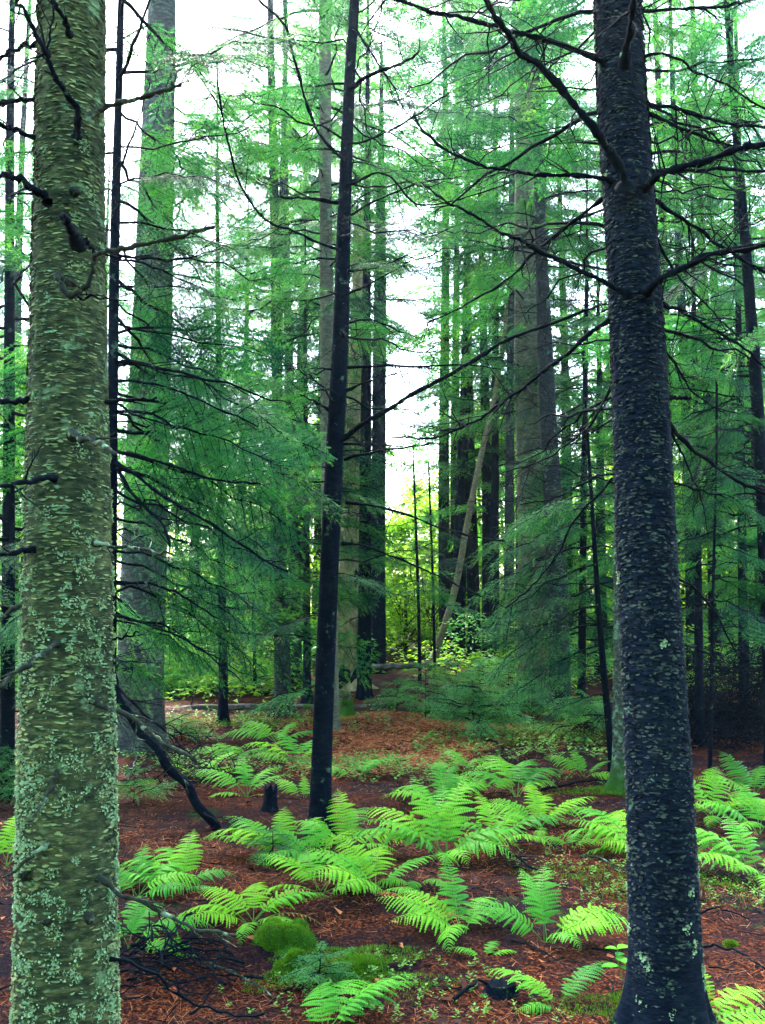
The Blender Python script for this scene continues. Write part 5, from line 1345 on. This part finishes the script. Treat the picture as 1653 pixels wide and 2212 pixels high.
def build_leaf_litter():
    rng = np.random.default_rng(35)
    n = 450
    X, Y, Z = scatter_ground(n, rng, 2.8, 12, pow_=1.3)
    P = np.stack([X, Y, Z + rng.uniform(.012, .03, n)], -1); a = rng.uniform(0, 6.28, n)
    D = np.stack([np.cos(a), np.sin(a), rng.normal(0, .25, n)], -1); S = np.stack([-np.sin(a), np.cos(a), rng.normal(0, .35, n)], -1)
    l = rng.uniform(.015, .045, n)[:, None]
    curl = np.array([0, 0, 1.0]) * l * rng.uniform(.05, .3, (n, 1))
    V = np.stack([P - D * l, P + S * l * .55 + curl, P + D * l, P - S * l * .55 + curl], 1)
    i = np.arange(n)[:, None] * 4
    mb = MB(); mb.add(V.reshape(-1, 3), np.concatenate([i + np.array([[0, 1, 2]]), i + np.array([[0, 2, 3]])]), 0, False)
    tag(link('leaf_litter', mb.mesh('leaf_litter', [M['litter']])), 'dead brown leaves strewn among the needles', 'leaf litter', kind='stuff')
    mb = MB()
    for x, y, rad, n in ((760, 2100, .22, 3500), (650, 2125, .15, 2000), (880, 2150, .14, 800), (1350, 2200, .2, 2000), (1170, 1585, .9, 4000), (1100, 1560, .8, 3000), (1330, 1700, .35, 2500), (1240, 1590, .8, 2500), (480, 1560, .9, 2500), (700, 1560, .5, 2000), (1500, 1930, .3, 1300), (1300, 1900, .3, 1300)):
        g = ground_at(x, y)
        a = rng.uniform(0, 6.28, n); r = rad * np.sqrt(rng.random(n)) * (1 + .4 * np.sin(3 * a + x))
        X = g.x + r * np.cos(a) * 1.3; Y = g.y + r * np.sin(a)
        hz = .03 * (1 - (r / rad / 1.4) ** 2).clip(0)
        P = np.stack([X, Y, gz_np(X, Y) + hz], -1)
        D = unit(rng.normal(0, .5, (n, 3)) + [0, 0, 1.0]); S = unit(np.cross(D, rng.normal(0, 1, (n, 3)))) * (.0008 + .0003 * g.y)
        l = rng.uniform(.005, .014, n)[:, None] * (1 + .05 * g.y)
        V = np.stack([P - S, P + S, P + D * l], 1)
        mb.add(V.reshape(-1, 3), np.arange(n * 3).reshape(-1, 3), 0, False)
    tag(link('ground_moss', mb.mesh('ground_moss', [M['moss']])), 'thin patches of moss on the soil between the ferns', 'moss', kind='stuff')
build_leaf_litter()

def build_cover():
    """little leafy plants, clubmoss sprigs and moss tufts between the ferns"""
    rng = np.random.default_rng(33)
    mb = MB()
    spots = [(900, 2150, .8, 60, .35), (1000, 2200, .7, 35, .3), (1290, 1900, .9, 70, .35), (1230, 1850, .8, 60, .4), (1560, 1930, .8, 80, .4), (880, 1660, 1.6, 220, .8), (1180, 1610, 2.0, 380, 1.1), (800, 1650, 1.5, 160, .6), (480, 1640, 1.5, 220, .8), (560, 1660, 1.4, 170, .7), (1290, 1680, 1.1, 60, .5), (750, 2120, .8, 40, .22), (1100, 1610, 1.5, 120, .8), (1350, 1950, .7, 40, .2), (330, 1680, 1.0, 60, .6), (420, 1560, 1.8, 130, 1.2), (680, 1560, 1.8, 140, 1.2), (60, 1640, 1.5, 140, .7), (620, 2190, .8, 25, .25), (1480, 1930, .8, 30, .3), (1080, 1580, 1.6, 120, 1.0)]
    for x, y, sc, n, rad in spots:
        g = ground_at(x, y)
        for _ in range(n):
            r = rad * math.sqrt(rng.random()) ; a = rng.uniform(0, 6.28)
            px, py = g.x + r * math.cos(a) * 1.4, g.y + r * math.sin(a); pz = gz(px, py)
            h = rng.uniform(.02, .07) * sc
            k = rng.integers(4, 9)
            aa = rng.uniform(0, 6.28) + np.arange(k) * 2.4
            zz = pz + h * np.linspace(.35, 1, k)
            B = np.stack([np.full(k, px), np.full(k, py), zz], -1)
            D = np.stack([np.cos(aa), np.sin(aa), rng.uniform(-.1, .6, k)], -1); D = unit(D); S = unit(np.cross(D, [0, 0, 1.0]))
            l = (rng.uniform(.012, .028, k) * sc)[:, None]
            V = np.stack([B, B + D * l * .55 + S * l * .33, B + D * l * 1.15, B + D * l * .55 - S * l * .33], 1)
            i = np.arange(k)[:, None] * 4
            mb.add(V.reshape(-1, 3), np.concatenate([i + np.array([[0, 1, 2]]), i + np.array([[0, 2, 3]])]), 0, False)
    tag(link('ground_cover', mb.mesh('ground_cover', [M['cover']])), 'small leafy plants and clubmoss sprigs between the ferns', 'ground cover', kind='stuff')
build_cover()
def seed_plant(label, x, y, leaves, seed):
    g = ground_at(x, y); rng = np.random.default_rng(seed)
    root = thing('seedling', label, 'seedling', g)
    mb = MB(); P = wobble(np.stack([np.linspace(0, -.03, 6), np.zeros(6), np.linspace(0, .16, 6)], -1), .01, rng)
    v, t_ = tube(P, np.linspace(.003, .0015, 6), 5); mb.add(v, t_); link('stem', mb.mesh('stem', [M['cover']]), root)
    for k in range(leaves):
        a = k * 2.2 + .6; l = rng.uniform(.05, .085); b = P[-1 - (k // 2) % 4]
        d = np.array([math.cos(a), math.sin(a), .25]); s = unit(np.cross(d, [0, 0, 1.0])); q = np.linspace(0, 1, 7)
        w = l * .33 * np.sin(q * math.pi) ** .8
        c = b + d * (q * l)[:, None] - np.array([0, 0, .3]) * (l * q ** 2)[:, None]
        V = np.concatenate([c + s * w[:, None] + [0, 0, .006], c, c - s * w[:, None] + [0, 0, .006]])
        i = np.arange(6)
        t_ = np.concatenate([np.stack([i, i + 1, i + 8], -1), np.stack([i, i + 8, i + 7], -1), np.stack([i + 7, i + 8, i + 15], -1), np.stack([i + 7, i + 15, i + 14], -1)])
        mb = MB(); mb.add(V, t_); link('leaf', mb.mesh('leaf', [M['fern']]), root)
seed_plant('broad-leaved seedling leaning beside the scaly trunk foot', 1345, 2150, 6, 5)
seed_plant('broad-leaved seedling among the fronds of the largest fern clump', 1040, 1835, 6, 6)

# ------------------------------------------------------------------ the air
def build_haze():
    m, nt, out = new_mat('haze')
    v = nt.nodes.new('ShaderNodeVolumePrincipled')
    v.inputs['Color'].default_value = (0.74, 0.89, 1.0, 1)
    v.inputs['Density'].default_value = HAZE_DENSITY
    v.inputs['Anisotropy'].default_value = 0.8
    nt.links.new(v.outputs[0], out.inputs['Volume'])
    s = 146
    V = np.array([[x, y + 6, z] for x in (-s, s) for y in (-s, s) for z in (-1.8, 31)])
    t_ = [[0, 1, 3], [0, 3, 2], [4, 6, 7], [4, 7, 5], [0, 4, 5], [0, 5, 1], [2, 3, 7], [2, 7, 6], [0, 2, 6], [0, 6, 4], [1, 5, 7], [1, 7, 3]]
    mb = MB(); mb.add(V, t_, 0, False)
    tag(link('haze', mb.mesh('haze', [m])), 'pale bluish air between the trees', 'haze', kind='stuff')
if HAZE_DENSITY > 0: build_haze()
